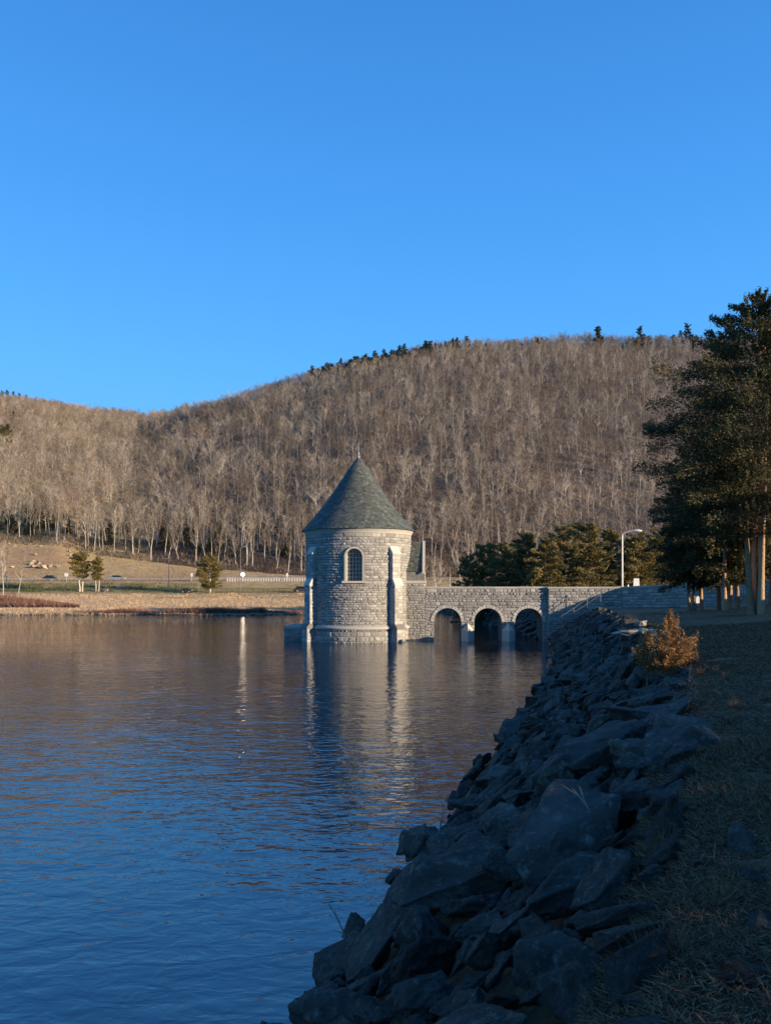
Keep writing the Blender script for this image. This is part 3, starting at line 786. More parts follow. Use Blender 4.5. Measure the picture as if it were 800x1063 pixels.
# ------------------------------------------------------------------ rocks
def rock_mesh(name, mat, seed, sub=3, dims=(1, 0.75, 0.42), npts=13):
    r = random.Random(seed); bm = bmesh.new()
    for i in range(npts):
        v = Vector((r.gauss(0, 1), r.gauss(0, 1), r.gauss(0, 1))).normalized()
        p = 4.5; k = (abs(v.x) ** p + abs(v.y) ** p + abs(v.z) ** p) ** (-1 / p)
        v = v * k * r.uniform(0.82, 1.0)
        bm.verts.new((v.x * dims[0] * .5, v.y * dims[1] * .5, v.z * dims[2] * .5))
    res = bmesh.ops.convex_hull(bm, input=bm.verts[:])
    bmesh.ops.delete(bm, geom=[e for e in res['geom_interior'] if isinstance(e, bmesh.types.BMVert)], context='VERTS')
    bmesh.ops.dissolve_limit(bm, angle_limit=R(14), verts=bm.verts[:], edges=bm.edges[:])
    bmesh.ops.bevel(bm, geom=bm.edges[:], offset=0.012, segments=1, affect='EDGES', clamp_overlap=True)
    bmesh.ops.triangulate(bm, faces=bm.faces[:])
    for _ in range(sub):
        lim = 0.30 * (0.5 ** _)
        es = [e for e in bm.edges if e.calc_length() > lim]
        if es: bmesh.ops.subdivide_edges(bm, edges=es, cuts=1); bmesh.ops.triangulate(bm, faces=[f for f in bm.faces if len(f.verts) > 3])
    off = Vector((seed * 3.7, 1.3, 7.7))
    bm.normal_update()
    for v in bm.verts:
        n1 = noise.fractal(v.co * 3.2 + off, 0.65, 2.0, 7) * 0.034
        n2 = noise.noise(Vector((v.co.x * 2, v.co.y * 2.5, v.co.z * 18)) + off) * 0.03
        v.co += v.normal * (n1 + n2)
    me = bpy.data.meshes.new(name); bm.to_mesh(me); bm.free()
    me.materials.append(mat); me.shade_smooth(); me.set_sharp_from_angle(angle=R(24)); return me
ROCKS = [rock_mesh('rock', MT['rock'], s, 4, (1, rnd.uniform(0.6, 0.95), rnd.uniform(0.28, 0.6)), rnd.choice((9, 10, 12, 14))) for s in range(16)]
LOW = [rock_mesh('rock_small', MT['rock'], s + 50, 2, (1, rnd.uniform(0.6, 0.95), rnd.uniform(0.35, 0.65)), 11) for s in range(10)]
rr = random.Random(99)
placed = []; grid = {}
def try_place(y, q, s, k):
    x = (q + 0.2702 * y) / 0.9628
    if (x - 6.57) ** 2 + (y - 18) ** 2 < (0.75 + s * .3) ** 2: return False
    cell = (int(x), int(y))
    for i in range(-2, 3):
        for j in range(-2, 3):
            for (px, py, ps) in grid.get((cell[0] + i, cell[1] + j), []):
                if (px - x) ** 2 + (py - y) ** 2 < ((s + ps) * k) ** 2: return False
    grid.setdefault(cell, []).append((x, y, s)); placed.append((x, y, s)); return True
def band_q(y, f):
    a, b_ = shore_q(y) + (0.9 if 8 < y < 24 else 0.4), bound_q(y) - 0.1
    return a + (b_ - a) * f
for s_lo, s_hi, tries, k in ((1.15, 1.5, 70, 0.42), (0.75, 1.15, 1900, 0.37), (0.48, 0.75, 9000, 0.34), (0.26, 0.48, 34000, 0.32)):
    for _ in range(tries):
        y = 1.0 + 78 * rr.random() ** 1.0
        s_ = rr.uniform(s_lo, s_hi) * (0.85 if y > 45 else 1)
        if s_ > 0.25 + 0.13 * y: continue
        try_place(y, band_q(y, rr.random()), s_, k)
for _ in range(160):
    y = rr.uniform(7, 70); try_place(y, shore_q(y) + rr.uniform(-0.1, 0.4), rr.uniform(0.5, 1.2), 0.5)
# a few stones strewn on the grass edge
for _ in range(60):
    y = 2 + 40 * rr.random() ** 1.5; q = bound_q(y) + rr.uniform(-0.2, 0.5)
    try_place(y, q, rr.uniform(0.15, 0.4), 0.4)
def bank_normal(x, y):
    e = 0.4; return Vector((-(ground(x + e, y) - ground(x - e, y)) / (2 * e), -(ground(x, y + e) - ground(x, y - e)) / (2 * e), 1)).normalized()
def key(p):
    x, y, s = p; vis = 1 if abs(x) < 0.56 * y + 0.4 else 0
    low = (607 - EYE) if False else 0
    rowpix = 607 + 800 * (EYE - max(0, ground(x, y))) / max(y, 0.5)
    if rowpix > 1120: vis = 0
    return -(s / max(y, 1)) * vis
placed.sort(key=key)
def rock_mat4(x, y, s):
    n = bank_normal(x, y)
    n = (n + Vector((rr.uniform(-.6, .6), rr.uniform(-.6, .6), 0))).normalized()
    q = n.to_track_quat('Z', 'Y').to_matrix().to_4x4() @ Matrix.Rotation(rr.uniform(0, 6.283), 4, 'Z')
    z = ground(x, y) + s * rr.uniform(-0.06, 0.16)
    return Matrix.Translation((x, y, z)) @ q @ Matrix.Diagonal((s, s * rr.uniform(0.8, 1.1), s * rr.uniform(0.7, 1.15), 1))
near = [p for p in placed if key(p) < 0][:292]
rest = [p for p in placed if p not in set(near)]
for i, (x, y, s) in enumerate(near):
    o = link('boulder', ROCKS[rr.randrange(len(ROCKS))]); o.matrix_world = rock_mat4(x, y, s)
    q_ = qm(x, y)[0]; f_ = (q_ - shore_q(y)) / (bound_q(y) - shore_q(y))
    sz_ = 'large slab-like' if s > 1.0 else ('middling angular' if s > 0.62 else 'small angular')
    at_ = 'at the waterline' if f_ < 0.3 else ('halfway up the rock bank' if f_ < 0.72 else 'along the grass edge')
    st_ = 'on the stretch nearest the viewer' if y < 8 else ('on the stretch before the juniper' if y < 17 else 'on the stretch beyond the juniper')
    tag(o, 'dark %s boulder %s, %s' % (sz_, at_, st_), 'boulder', '%s boulders %s %s' % (sz_, at_, st_))
Vs = []; Fs = []; base = 0
cache = {}
def arrs(me):
    if me.name not in cache:
        v = np.empty(len(me.vertices) * 3); me.vertices.foreach_get('co', v)
        f = np.array([p.vertices[:] for p in me.polygons]); cache[me.name] = (v.reshape(-1, 3), f)
    return cache[me.name]
for (x, y, s) in rest:
    if y > 79: continue
    if y < 4 and x < -6: pass
    v, f = arrs(LOW[rr.randrange(len(LOW))]) if (y > 22 or s < 0.5) else arrs(ROCKS[rr.randrange(len(ROCKS))])
    mx = np.array(rock_mat4(x, y, s)); Vs.append(v @ mx[:3, :3].T + mx[:3, 3]); Fs.append(f + base); base += len(v)
# rock bank behind the bridge
for _ in range(900):
    y = rr.uniform(78, 148); x = shore_x(y) + rr.uniform(-0.6, 5.0); s = rr.uniform(0.6, 1.6)
    v, f = arrs(LOW[rr.randrange(len(LOW))]); mx = np.array(rock_mat4(x, y, s)); Vs.append(v @ mx[:3, :3].T + mx[:3, 3]); Fs.append(f + base); base += len(v)
me = raw_mesh('riprap', np.concatenate(Vs), np.concatenate(Fs), MT['rock'], smooth=True); me.set_sharp_from_angle(angle=R(30))
tag(link('riprap', me), 'bank of small broken dark stones sloping down to the lake', 'rubble', kind='stuff')

def at_px(px, D, z=None):
    x = (px - 400) / 800 * D
    return (x, D, ground(x, D) if z is None else z)
# distinctive rocks
def own_rock(px, D, s, label, mat=None, seed=3, rot=0.0, sx=1.0, sz=1.0, up=0.1, tilt=(0, 0)):
    p = at_px(px, D)
    me = rock_mesh('rock', mat or MT['rock'], seed, 3, (1, 0.7, 0.38), 14)
    o = link('boulder', me, loc=(p[0], p[1], p[2] + up), rot=(tilt[0], tilt[1], rot), scl=(s * sx, s, s * sz))
    tag(o, label, 'boulder'); return o
own_rock(628, 11.0, 1.45, 'largest flat slab near the middle of the rock bank, sloping to the water', seed=101, rot=0.3, sx=1.1, up=0.25, tilt=(0.1, -0.35))
own_rock(692, 13.0, 1.15, 'long flat slab at the grass edge just below the rusty juniper', seed=102, rot=0.1, sx=1.2, sz=0.6, up=-0.05, tilt=(0.0, -0.05))
own_rock(437, 13.8, 1.1, 'pointed boulder standing at the waterline with a stick behind it', seed=103, rot=0.7, sx=0.9, sz=1.9, up=0.2, tilt=(0.3, 0.3))
own_rock(470, 8.6, 1.5, 'broad smooth-topped slab low on the near bank beside the water', seed=104, rot=-0.2, sx=1.15, up=0.3, tilt=(0.25, -0.3))
own_rock(590, 7.2, 1.25, 'long humped boulder high on the near bank', seed=105, rot=0.9, sx=1.2, up=0.25, tilt=(0.1, -0.4))
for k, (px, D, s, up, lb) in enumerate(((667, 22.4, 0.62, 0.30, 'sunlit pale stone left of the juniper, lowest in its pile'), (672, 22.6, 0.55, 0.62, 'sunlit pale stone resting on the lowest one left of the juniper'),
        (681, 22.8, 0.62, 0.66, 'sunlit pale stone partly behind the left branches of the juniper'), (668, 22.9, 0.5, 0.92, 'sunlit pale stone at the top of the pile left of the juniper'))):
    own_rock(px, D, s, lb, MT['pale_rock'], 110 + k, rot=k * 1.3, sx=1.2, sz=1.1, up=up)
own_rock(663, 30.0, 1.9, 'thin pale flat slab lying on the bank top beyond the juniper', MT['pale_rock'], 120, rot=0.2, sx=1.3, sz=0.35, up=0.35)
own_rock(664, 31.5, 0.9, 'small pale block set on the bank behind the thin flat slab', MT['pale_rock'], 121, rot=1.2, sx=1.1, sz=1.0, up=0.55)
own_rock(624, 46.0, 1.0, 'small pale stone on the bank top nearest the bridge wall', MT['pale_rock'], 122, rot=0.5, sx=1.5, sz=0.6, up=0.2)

# ------------------------------------------------------------------ vegetation generators
def leaf_arrays(C, Dr, size, aspect=0.35, r=None, jitter=0.8, tone=(0.1, 0.9)):
    n = len(C); r = r or rng
    d = Dr + r.normal(0, jitter, (n, 3)); d /= np.linalg.norm(d, axis=1, keepdims=True) + 1e-9
    p = np.cross(d, r.normal(0, 1, (n, 3))); p /= np.linalg.norm(p, axis=1, keepdims=True) + 1e-9
    s = size * r.uniform(0.5, 1.3, (n, 1))
    a = C - d * s * 0.5 - p * s * aspect * 0.5; b_ = C - d * s * 0.5 + p * s * aspect * 0.5; c = C + d * s * 0.5
    V = np.stack([a, b_, c], 1).reshape(-1, 3); F = np.arange(3 * n).reshape(-1, 3)
    return V, F, r.uniform(tone[0], tone[1], n)

def conifer(seed, h, z0, radfn, nl, dens, leaf, mat, bark, trunk_r=0.2, up=0.15, droop=0.35, lean=(0, 0), stems=1, fan=0.35, sway=0.03):
    r = np.random.default_rng(seed); t = M()
    for s in range(stems):
        a = 2.4 * s + 0.4; off = 0.0 if stems == 1 else trunk_r * 1.5
        hh = h * (1.0 if s == 0 else r.uniform(0.6, 0.85)); pts = []; rad = []
        for k in range(9):
            f = k / 8; spread = off * (1 + 1.6 * f)
            pts.append((math.cos(a) * spread + lean[0] * f + r.normal(0, sway), math.sin(a) * spread + lean[1] * f + r.normal(0, sway), hh * f - 0.3 * (k == 0)))
            rad.append(trunk_r * (1.25 if k == 0 else 1) * (1 - f * 0.93))
        t.tube(pts, rad, 8, tone=r.uniform(0.3, 0.8))
    C = []; D = []
    for i in range(nl):
        f = (i + r.random()) / nl; z = z0 + (h - z0) * f
        az = r.uniform(0, 2 * math.pi); L = radfn(f, az) * r.uniform(0.55, 1.08)
        if L < 0.05: L = 0.08
        cx, cy = lean[0] * z / h, lean[1] * z / h
        d2 = np.array([math.cos(az), math.sin(az)]); pts = []
        up_ = up + r.normal(0, 0.12) + 0.6 * f * f; dr = droop * r.uniform(0.6, 1.3)
        for k in range(5):
            g_ = k / 4; pts.append(np.array([cx + d2[0] * L * g_, cy + d2[1] * L * g_, z + L * (up_ * g_ - dr * g_ * g_)]))
        if L > 0.8: t.tube([tuple(p) for p in pts], [max(0.012, trunk_r * 0.16 * (1 - k / 5)) for k in range(5)], 3, cap=False, tone=0.3)
        n = max(4, int(L * dens)); g_ = r.random(n) ** 0.65 * 0.85 + 0.2
        base = np.array([cx, cy, z]) + np.stack([d2[0] * L * g_, d2[1] * L * g_, L * (up_ * g_ - dr * g_ * g_)], 1)
        side = np.array([-d2[1], d2[0], 0]); lat = r.normal(0, fan, (n, 1)) * (L * (1.15 - g_) * 0.7 + 0.15)[:, None]
        # clump lateral twigs so that gaps stay open
        kq = np.round(lat / 0.35) * 0.35; lat = lat * 0.35 + kq * 0.65
        P = base + side * lat; P[:, 2] += r.normal(0, 0.05 + 0.03 * L, n) - 0.12 * np.abs(lat[:, 0])
        C.append(P); D.append(np.tile(np.array([d2[0], d2[1], 0.15]), (n, 1)) + side * lat * 0.6)
    C = np.concatenate(C); D = np.concatenate(D)
    V, F, T = leaf_arrays(C, D, leaf, 0.38, r, 0.55)
    return t.mesh('trunk', bark, smooth=60), raw_mesh('crown', V, F, mat, T)

def bare_tree(seed, h, spread=0.30, base=0.38, nl=15, tw=1.0, ns=5, nt_=5, r0=None, el0=28, el1=62):
    r = random.Random(seed); t = M(); c = M()
    def V3(*a): return Vector(a)
    r0 = r0 or h * 0.0125
    pts = [V3(0, 0, -0.4)]; d = V3(r.gauss(0, .04), r.gauss(0, .04), 1)
    K = 9
    for k in range(K):
        d = (d + V3(r.gauss(0, .05), r.gauss(0, .05), 0)).normalized(); pts.append(pts[-1] + d * (h * 0.88 / K))
    rad = [r0 * (1 - 0.9 * k / K) for k in range(K + 1)]; t.tube(pts, rad, 5, tone=r.uniform(0.45, 0.8))
    def tp(f):
        x = f * K; i = min(K - 1, int(x)); return pts[i].lerp(pts[i + 1], x - i), rad[min(K, i)]
    for i in range(nl):
        f = base + (1 - base) * (i + r.random()) / nl
        p, rp = tp(f); az = r.uniform(0, 6.283)
        el = R(r.uniform(el0, el1)) + f * 0.25; L = h * spread * (1.15 - 0.6 * f) * r.uniform(0.6, 1.15) + 0.8
        dd = V3(math.cos(az) * math.cos(el), math.sin(az) * math.cos(el), math.sin(el))
        q = [p]; 
        for k in range(4):
            dd = (dd + V3(r.gauss(0, .13), r.gauss(0, .13), 0.10)).normalized(); q.append(q[-1] + dd * L / 4)
        rl_ = max(0.03, rp * 0.5)
        c.tube(q, [rl_ * (1 - 0.8 * k / 4) for k in range(5)], 3, cap=False, tone=r.uniform(0.5, 0.9))
        for j in range(ns):
            x = r.uniform(0.25, 1.0) * 4; a = min(3, int(x)); s = q[a].lerp(q[a + 1], x - a)
            ed = (dd + V3(r.gauss(0, .6), r.gauss(0, .6), r.gauss(0.15, .35))).normalized(); l2 = L * r.uniform(0.25, 0.5)
            e = s + ed * l2; m2 = s.lerp(e, .5) + V3(r.gauss(0, .08), r.gauss(0, .08), 0.05) * l2
            rw = 0.028 * tw
            c.tube([s, m2, e], [rw, rw * .7, rw * .35], 3, cap=False, tone=r.uniform(0.3, 0.8))
            for k in range(nt_):
                g_ = r.uniform(0.2, 1); s3 = s.lerp(e, g_); e3 = s3 + (ed + V3(r.gauss(0, .6), r.gauss(0, .6), r.gauss(0.2, .4))).normalized() * r.uniform(0.4, 1.1)
                w_ = (e3 - s3).cross(V3(r.gauss(0, 1), r.gauss(0, 1), r.gauss(0, 1))).normalized() * 0.026 * tw
                c.add([s3 - w_, s3 + w_, e3], [(0, 1, 2)], r.uniform(0.1, 0.7))
    return t.mesh('trunk', MT['pale_bark'], smooth=80), c.mesh('crown', MT['twig'])

# ------------------------------------------------------------------ wooded hill
BT = [bare_tree(s, 15.5, spread=sp, base=bs, nl=nl) for s, sp, bs, nl in ((1, .26, .42, 15), (2, .30, .36, 17), (3, .24, .48, 14), (4, .32, .40, 16), (5, .27, .34, 18), (6, .22, .5, 13))]
HT = [bare_tree(s, 13.0, spread=sp, base=bs, nl=nl, ns=ns_, nt_=6, tw=tw_, r0=0.17, el0=8, el1=52) for s, sp, bs, nl, ns_, tw_ in ((11, .42, .20, 15, 6, 1.1), (12, .50, .16, 13, 5, 1.3), (13, .34, .30, 12, 5, 1.0), (14, .56, .22, 15, 6, 1.1), (15, .40, .14, 20, 7, 1.1), (16, .30, .34, 10, 5, 1.2))]
rt = random.Random(5)
def hill_slots():
    out = []; g2 = {}
    D = 275.0
    while D < 1010:
        sp = 4.7 + (D - 275) * 0.0016
        w = int(1.34 * D / sp)
        for i in range(w):
            u = -0.67 + 1.34 * (i + rt.uniform(-.45, .45)) / w; y = D + rt.uniform(-.5, .5) * sp; x = u * y
            td = tree_d(u); rd = interp(u, RIDGE_U, RIDGE_D)
            if y < td + rt.uniform(0, 3) or y > rd + 12: continue
            cl = fbm(x * 0.02, y * 0.02, 5.0)
            if rt.random() < 0.08 - 0.3 * cl: continue
            out.append((x, y))
        D += sp
    for _ in range(1500):       # the skyline stands closer together
        u = rt.uniform(-0.55, 0.6); y = interp(u, RIDGE_U, RIDGE_D) * rt.uniform(0.955, 1.008); out.append((u * y, y))
    return out
slots = hill_slots()
vis = [p for p in slots if abs(p[0]) < 0.5 * p[1]]
vis.sort(key=lambda p: p[1] - tree_d(p[0] / p[1]))
front = set(vis[:296])
# pick evergreen spots along the ridge: photo columns
for (x, y) in vis[:296]:
    k = rt.randrange(6); s = rt.uniform(0.8, 1.12)
    o = empty('bare_tree', (x, y, far_h(x, y)), rt.uniform(0, 6.28)); o.scale = (s, s, s * rt.uniform(0.9, 1.08))
    tag(o, 'tall leafless grey-barked tree in the front edge of the wood below the hill', 'tree', 'leafless trees along the foot of the hill')
    link('trunk', BT[k][0], o); link('crown', BT[k][1], o)
restt = [p for p in slots if p not in front]
print('hill trees', len(slots))
protos = bpy.data.collections.new('bare_tree_kinds')
for i, (t_, c_) in enumerate(HT):
    bmj = bmesh.new(); bmj.from_mesh(t_); 
    n0 = len(bmj.faces); bmj.from_mesh(c_)
    bmj.faces.ensure_lookup_table()
    for f in bmj.faces[n0:]: f.material_index = 1
    me = bpy.data.meshes.new('bare_tree_kind'); bmj.to_mesh(me); bmj.free()
    me.materials.append(MT['pale_bark']); me.materials.append(MT['twig'])
    o = bpy.data.objects.new('bare_tree_kind_%s' % 'abcdef'[i], me); protos.objects.link(o)
me = bpy.data.meshes.new('forest')
me.from_pydata([(x, y, far_h(x, y)) for x, y in restt], [], [])
a1_ = me.attributes.new('rot', 'FLOAT_VECTOR', 'POINT'); a1_.data.foreach_set('vector', np.array([(0, 0, rt.uniform(0, 6.28)) for _ in restt], dtype=np.float32).ravel())
a2_ = me.attributes.new('size', 'FLOAT', 'POINT'); a2_.data.foreach_set('value', np.array([rt.choice((rt.uniform(0.5, 0.8), rt.uniform(0.75, 1.1), rt.uniform(0.95, 1.3))) * 0.88 * (1 - 0.42 * max(0, min(1, (q[1] / interp(q[0] / q[1], RIDGE_U, RIDGE_D) - 0.85) * 6.7))) for q in restt], dtype=np.float32))
a3_ = me.attributes.new('pick', 'INT', 'POINT'); a3_.data.foreach_set('value', np.array([(rt.randrange(6) if q[1] < 0.93 * interp(q[0] / q[1], RIDGE_U, RIDGE_D) else rt.choice((0, 1, 4, 4))) for q in restt], dtype=np.int32))
fo = link('forest', me); tag(fo, 'leafless grey-brown woodland covering the whole hillside', 'woodland', kind='stuff')
ng = bpy.data.node_groups.new('scatter', 'GeometryNodeTree')
ng.interface.new_socket('Geometry', in_out='INPUT', socket_type='NodeSocketGeometry'); ng.interface.new_socket('Geometry', in_out='OUTPUT', socket_type='NodeSocketGeometry')
gi = ng.nodes.new('NodeGroupInput'); go = ng.nodes.new('NodeGroupOutput'); iop = ng.nodes.new('GeometryNodeInstanceOnPoints')
ci = ng.nodes.new('GeometryNodeCollectionInfo'); ci.inputs[0].default_value = protos; ci.inputs['Separate Children'].default_value = True; ci.inputs['Reset Children'].default_value = True
def na(name, typ):
    n_ = ng.nodes.new('GeometryNodeInputNamedAttribute'); n_.data_type = typ; n_.inputs['Name'].default_value = name; return n_
nr, nsz, npk = na('rot', 'FLOAT_VECTOR'), na('size', 'FLOAT'), na('pick', 'INT')
ng.links.new(gi.outputs[0], iop.inputs['Points']); ng.links.new(ci.outputs[0], iop.inputs['Instance'])
iop.inputs['Pick Instance'].default_value = True
ng.links.new(npk.outputs['Attribute'], iop.inputs['Instance Index']); ng.links.new(nr.outputs['Attribute'], iop.inputs['Rotation']); ng.links.new(nsz.outputs['Attribute'], iop.inputs['Scale'])
ng.links.new(iop.outputs[0], go.inputs[0])
md = fo.modifiers.new('scatter', 'NODES'); md.node_group = ng

# evergreens: ridge pines, understory hemlocks
def cone_rad(R0, p=0.9): return lambda f, az: R0 * (1 - f) ** p
PINE = [conifer(200 + i, 15, 3.0, (lambda R0: (lambda f, az: R0 * 1.25 * (1.03 - f) ** 0.42 * (0.75 + 0.35 * math.sin(az * 2 + f * 9))))(3.4), 60, 40, 0.75, MT['needles'], MT['red_bark'], 0.22, 0.25, 0.1, fan=0.5) for i in range(3)]
HEM = [conifer(210 + i, 11, 0.6, cone_rad(3.2, 0.8), 70, 36, 0.5, MT['needles'], MT['red_bark'], 0.16, 0.0, 0.3, fan=0.45) for i in range(3)]
def put_tree(name, kinds, x, y, s, label, group, sz=1.0, z=None):
    k = kinds[rt.randrange(len(kinds))]
    o = empty(name, (x, y, (far_h(x, y) if z is None else z)), rt.uniform(0, 6.28)); o.scale = (s, s, s * sz)
    tag(o, label, 'tree', group); link('trunk', k[0], o); link('crown', k[1], o); return o
ridge_px = []
px = 321.0
while px < 476:
    w_ = 0.85 + 0.3 * fbm(px * 0.05, 0.3, 2) + (0.12 if 360 < px < 435 else 0)
    ridge_px.append((px, max(0.35, w_ * rt.uniform(0.6, 1.15)))); px += rt.choice((1.2, 2.0, 3.0))
ridge_px += [(484, .8), (487, .5), (493, .6), (504, .5), (525, .7), (528, .5), (533, .6), (541, .5), (556, .5), (621, 1.1), (624, .6), (657, .6), (664, 1.05), (668, .8), (673, .6), (699, .7), (706, .8), (713, 1.1), (717, .8), (722, .6), (738, .9), (742, .7), (748, 1.1), (756, .9), (762, .8)]
def nth(i):
    i += 1; return '%d%s' % (i, 'th' if 10 < i % 100 < 14 else {1: 'st', 2: 'nd', 3: 'rd'}.get(i % 10, 'th'))
for q_, (px, s) in enumerate(ridge_px):
    u = (px - 400) / 800; rd = interp(u, RIDGE_U, RIDGE_D); y = rd + rt.uniform(-12, 4)
    put_tree('pine_tree', PINE, u * (y - 14), y - 14, s * (0.9 if px < 480 else 1.15), '%s dark pine from the left along the right-hand skyline' % nth(q_), 'pines along the right-hand skyline', sz=rt.uniform(0.72, 1.0))
for q_, (px, D, s) in enumerate(((470, 600, .8), (558, 585, .75), (562, 590, .7), (646, 580, .6), (660, 570, .95), (667, 560, 0.9))):
    u = (px - 400) / 800; put_tree('pine_tree', PINE, u * D, D, s * 0.9, 'dark pine among leafless trees just under the skyline, %s of six from the left' % nth(q_), 'pines just below the skyline')
for q_, (px, s) in enumerate(((2, .8), (7, .9), (14, .8), (20, .85), (27, .7), (84, .5), (88, .45))):
    u = (px - 400) / 800; y = interp(u, RIDGE_U, RIDGE_D) + rt.uniform(-12, 4)
    put_tree('pine_tree', PINE, u * y, y, s, '%s small pine from the left on the left-hand skyline' % nth(q_), 'pines on the left-hand skyline')
for q_, (px, D, s) in enumerate(((2, 480, 1.2), (8, 490, 1.1), (14, 620, .8), (130, 480, .7))):
    u = (px - 400) / 800; put_tree('pine_tree', PINE, u * D, D, s * 0.9, 'dark pine amid leafless trees on the left slope, %s of four from the left' % nth(q_), 'pines scattered on the wooded slope')
for i in range(84):
    px = rt.choice([rt.uniform(60, 315), rt.uniform(150, 315), rt.uniform(0, 60)]); u = (px - 400) / 800; D = tree_d(u) + rt.uniform(9, 36)
    put_tree('hemlock_tree', HEM, u * D, D, rt.uniform(0.3, 0.75), 'dark low evergreen growing between pale trunks at the foot of the wood', 'understory evergreens in the wood')

# evergreens on the bank behind the bridge
for k, (px, D, top, wd, lb) in enumerate((
        (487, 112, 577, 2.6, 'leftmost low evergreen behind the bridge parapet'), (505, 122, 566, 3.0, 'dark evergreen behind the bridge above its middle arch'),
        (524, 108, 566, 2.8, 'rounded dark evergreen behind the bridge left of the abutment'), (545, 118, 556, 3.4, 'broad olive evergreen behind the bridge above the third arch'),
        (566, 104, 562, 3.0, 'dark evergreen directly behind the wall pilaster'), (586, 114, 549, 3.6, 'tall golden-green evergreen behind the abutment wall'),
        (609, 106, 546, 3.7, 'tallest golden-green evergreen behind the abutment wall, left of the street lamp'), (632, 116, 552, 3.2, 'golden evergreen beside the street lamp pole'),
        (662, 108, 560, 3.6, 'shaded evergreen behind the street lamp'), (690, 112, 552, 4.0, 'shaded evergreen between the street lamp and the big cedar'), (715, 118, 548, 4.2, 'shaded evergreen mostly hidden behind the big cedar'),
        (750, 120, 552, 4.4, 'dark evergreen seen through the lower branches of the cedars'), (785, 118, 552, 4.4, 'dark evergreen at the right edge behind the cedars'))):
    u = (px - 400) / 800; x, y = u * D, D; z = ground(x, y); h = EYE + (607 - top) / 800 * D - z
    t_, c_ = conifer(300 + k, h, 0.3, (lambda w_: (lambda f, az: w_ * 1.18 * (1 - f) ** 0.34 * (0.85 + 0.25 * math.sin(az * 3 + f * 7))))(wd), 150, 110, 0.28, MT['olive'], MT['red_bark'], 0.16, 0.25, 0.2, fan=0.4)
    o = empty('evergreen_tree', (x, y, z)); tag(o, lb, 'tree', 'evergreens behind the bridge'); link('trunk', t_, o); link('crown', c_, o)
# pale bare brush between tower and evergreens
for k, (px, D, s) in enumerate(((448, 165, .55), (458, 175, .62), (468, 160, .52), (478, 185, .65), (452, 200, .7), (438, 170, .5), (492, 190, .65))):
    u = (px - 400) / 800; x, y = u * D, D
    o = empty('small_bare_tree', (x, y, max(ground(x, y), far_h(x, y)) - 0.2), rt.uniform(0, 6)); o.scale = (s * 1.3, s * 1.3, s)
    tag(o, '%s of the small pale leafless trees beyond the bridge, nearest the tower first' % nth([438, 448, 452, 458, 468, 478, 492].index(px)), 'tree', 'small leafless trees beyond the bridge'); link('trunk', BT[k % 6][0], o); link('crown', BT[k % 6][1], o)

# big cedars on the grass slope
def profile(pts):
    fs_ = [p[0] for p in pts]; rs_ = [p[1] for p in pts]
    return lambda f, az: float(np.interp(f, fs_, rs_)) * (0.88 + 0.16 * math.sin(az * 5 + f * 23) + 0.08 * math.sin(az * 11 + f * 41))
X, Y = 18.75, 39.0; z = ground(X, Y)
t_, c_ = conifer(400, 16.2, 3.9, profile([(0, 2.8), (0.1, 5.0), (0.25, 6.2), (0.42, 6.5), (0.55, 5.6), (0.68, 3.6), (0.8, 2.9), (0.9, 1.6), (1, 0.25)]), 400, 190, 0.14, MT['cedar_needles'], MT['red_bark'], 0.17, 0.16, 0.14, stems=4, fan=0.28)
o = empty('cedar_tree', (X, Y, z)); tag(o, 'largest dark cedar with several pale trunks rising from the grass at the right', 'tree'); link('trunk', t_, o); link('crown', c_, o)
for k, (px, D, top, wd, st_, lb) in enumerate(((718, 50, 455, 3.3, 2, 'leftmost slender cedar in the row beyond the largest cedar'), (727.5, 50.5, 470, 3.0, 1, 'cedar just right of the leftmost in the row beyond the largest cedar'),
        (745, 50.5, 430, 3.4, 1, 'middle cedar in the row, its short trunk left of the close pair'), (752, 46.5, 420, 3.5, 1, 'cedar with the brightest slim trunk in the row beyond the largest cedar'),
        (758, 50, 430, 3.2, 1, 'cedar second from the largest trunk, in the row in front of the wall'), (764, 47.5, 430, 3.2, 1, 'cedar of the row standing closest to the largest trunk'),
        (800, 47, 420, 3.4, 1, 'cedar behind the largest one, trunk at the right edge'))):
    u = (px - 400) / 800; x, y = u * D, D; z = ground(x, y); h = EYE + (607 - top) / 800 * D - z
    t_, c_ = conifer(420 + k, h, 1.7, profile([(0, wd * .55), (0.15, wd), (0.5, wd * .85), (0.8, wd * .5), (1, 0.2)]), 170, 110, 0.18, MT['cedar_needles'], MT['red_bark'], 0.11 if st_ > 1 else 0.14, 0.2, 0.3, stems=st_, fan=0.3)
    o = empty('cedar_tree', (x, y, z)); tag(o, lb, 'tree', 'cedars on the grass slope'); link('trunk', t_, o); link('crown', c_, o)

# evergreens added out of frame along the crest, only to shade the nearest bank
for i in range(15):
    x, y = xy(CREST_Q + 0.9 + 0.5 * (i % 2), -30 + i * 2.9)
    put_tree('cedar_tree', HEM, x, y, 0.75, 'unseen cedar added on the dam crest for shade, number %d of the row' % (i + 1), 'unseen cedars added on the dam crest for shade', z=5.0)
for i in range(14):  # second added row, out of frame, closing gaps in that shade
    x, y = xy(CREST_Q - 1.5 - 0.4 * (i % 3), -28.5 + i * 2.9)
    put_tree('cedar_tree', HEM, x, y, 0.7, 'unseen cedar added below the dam crest for shade, number %d of the row' % (i + 1), 'unseen cedars added below the dam crest for shade', z=4.8)
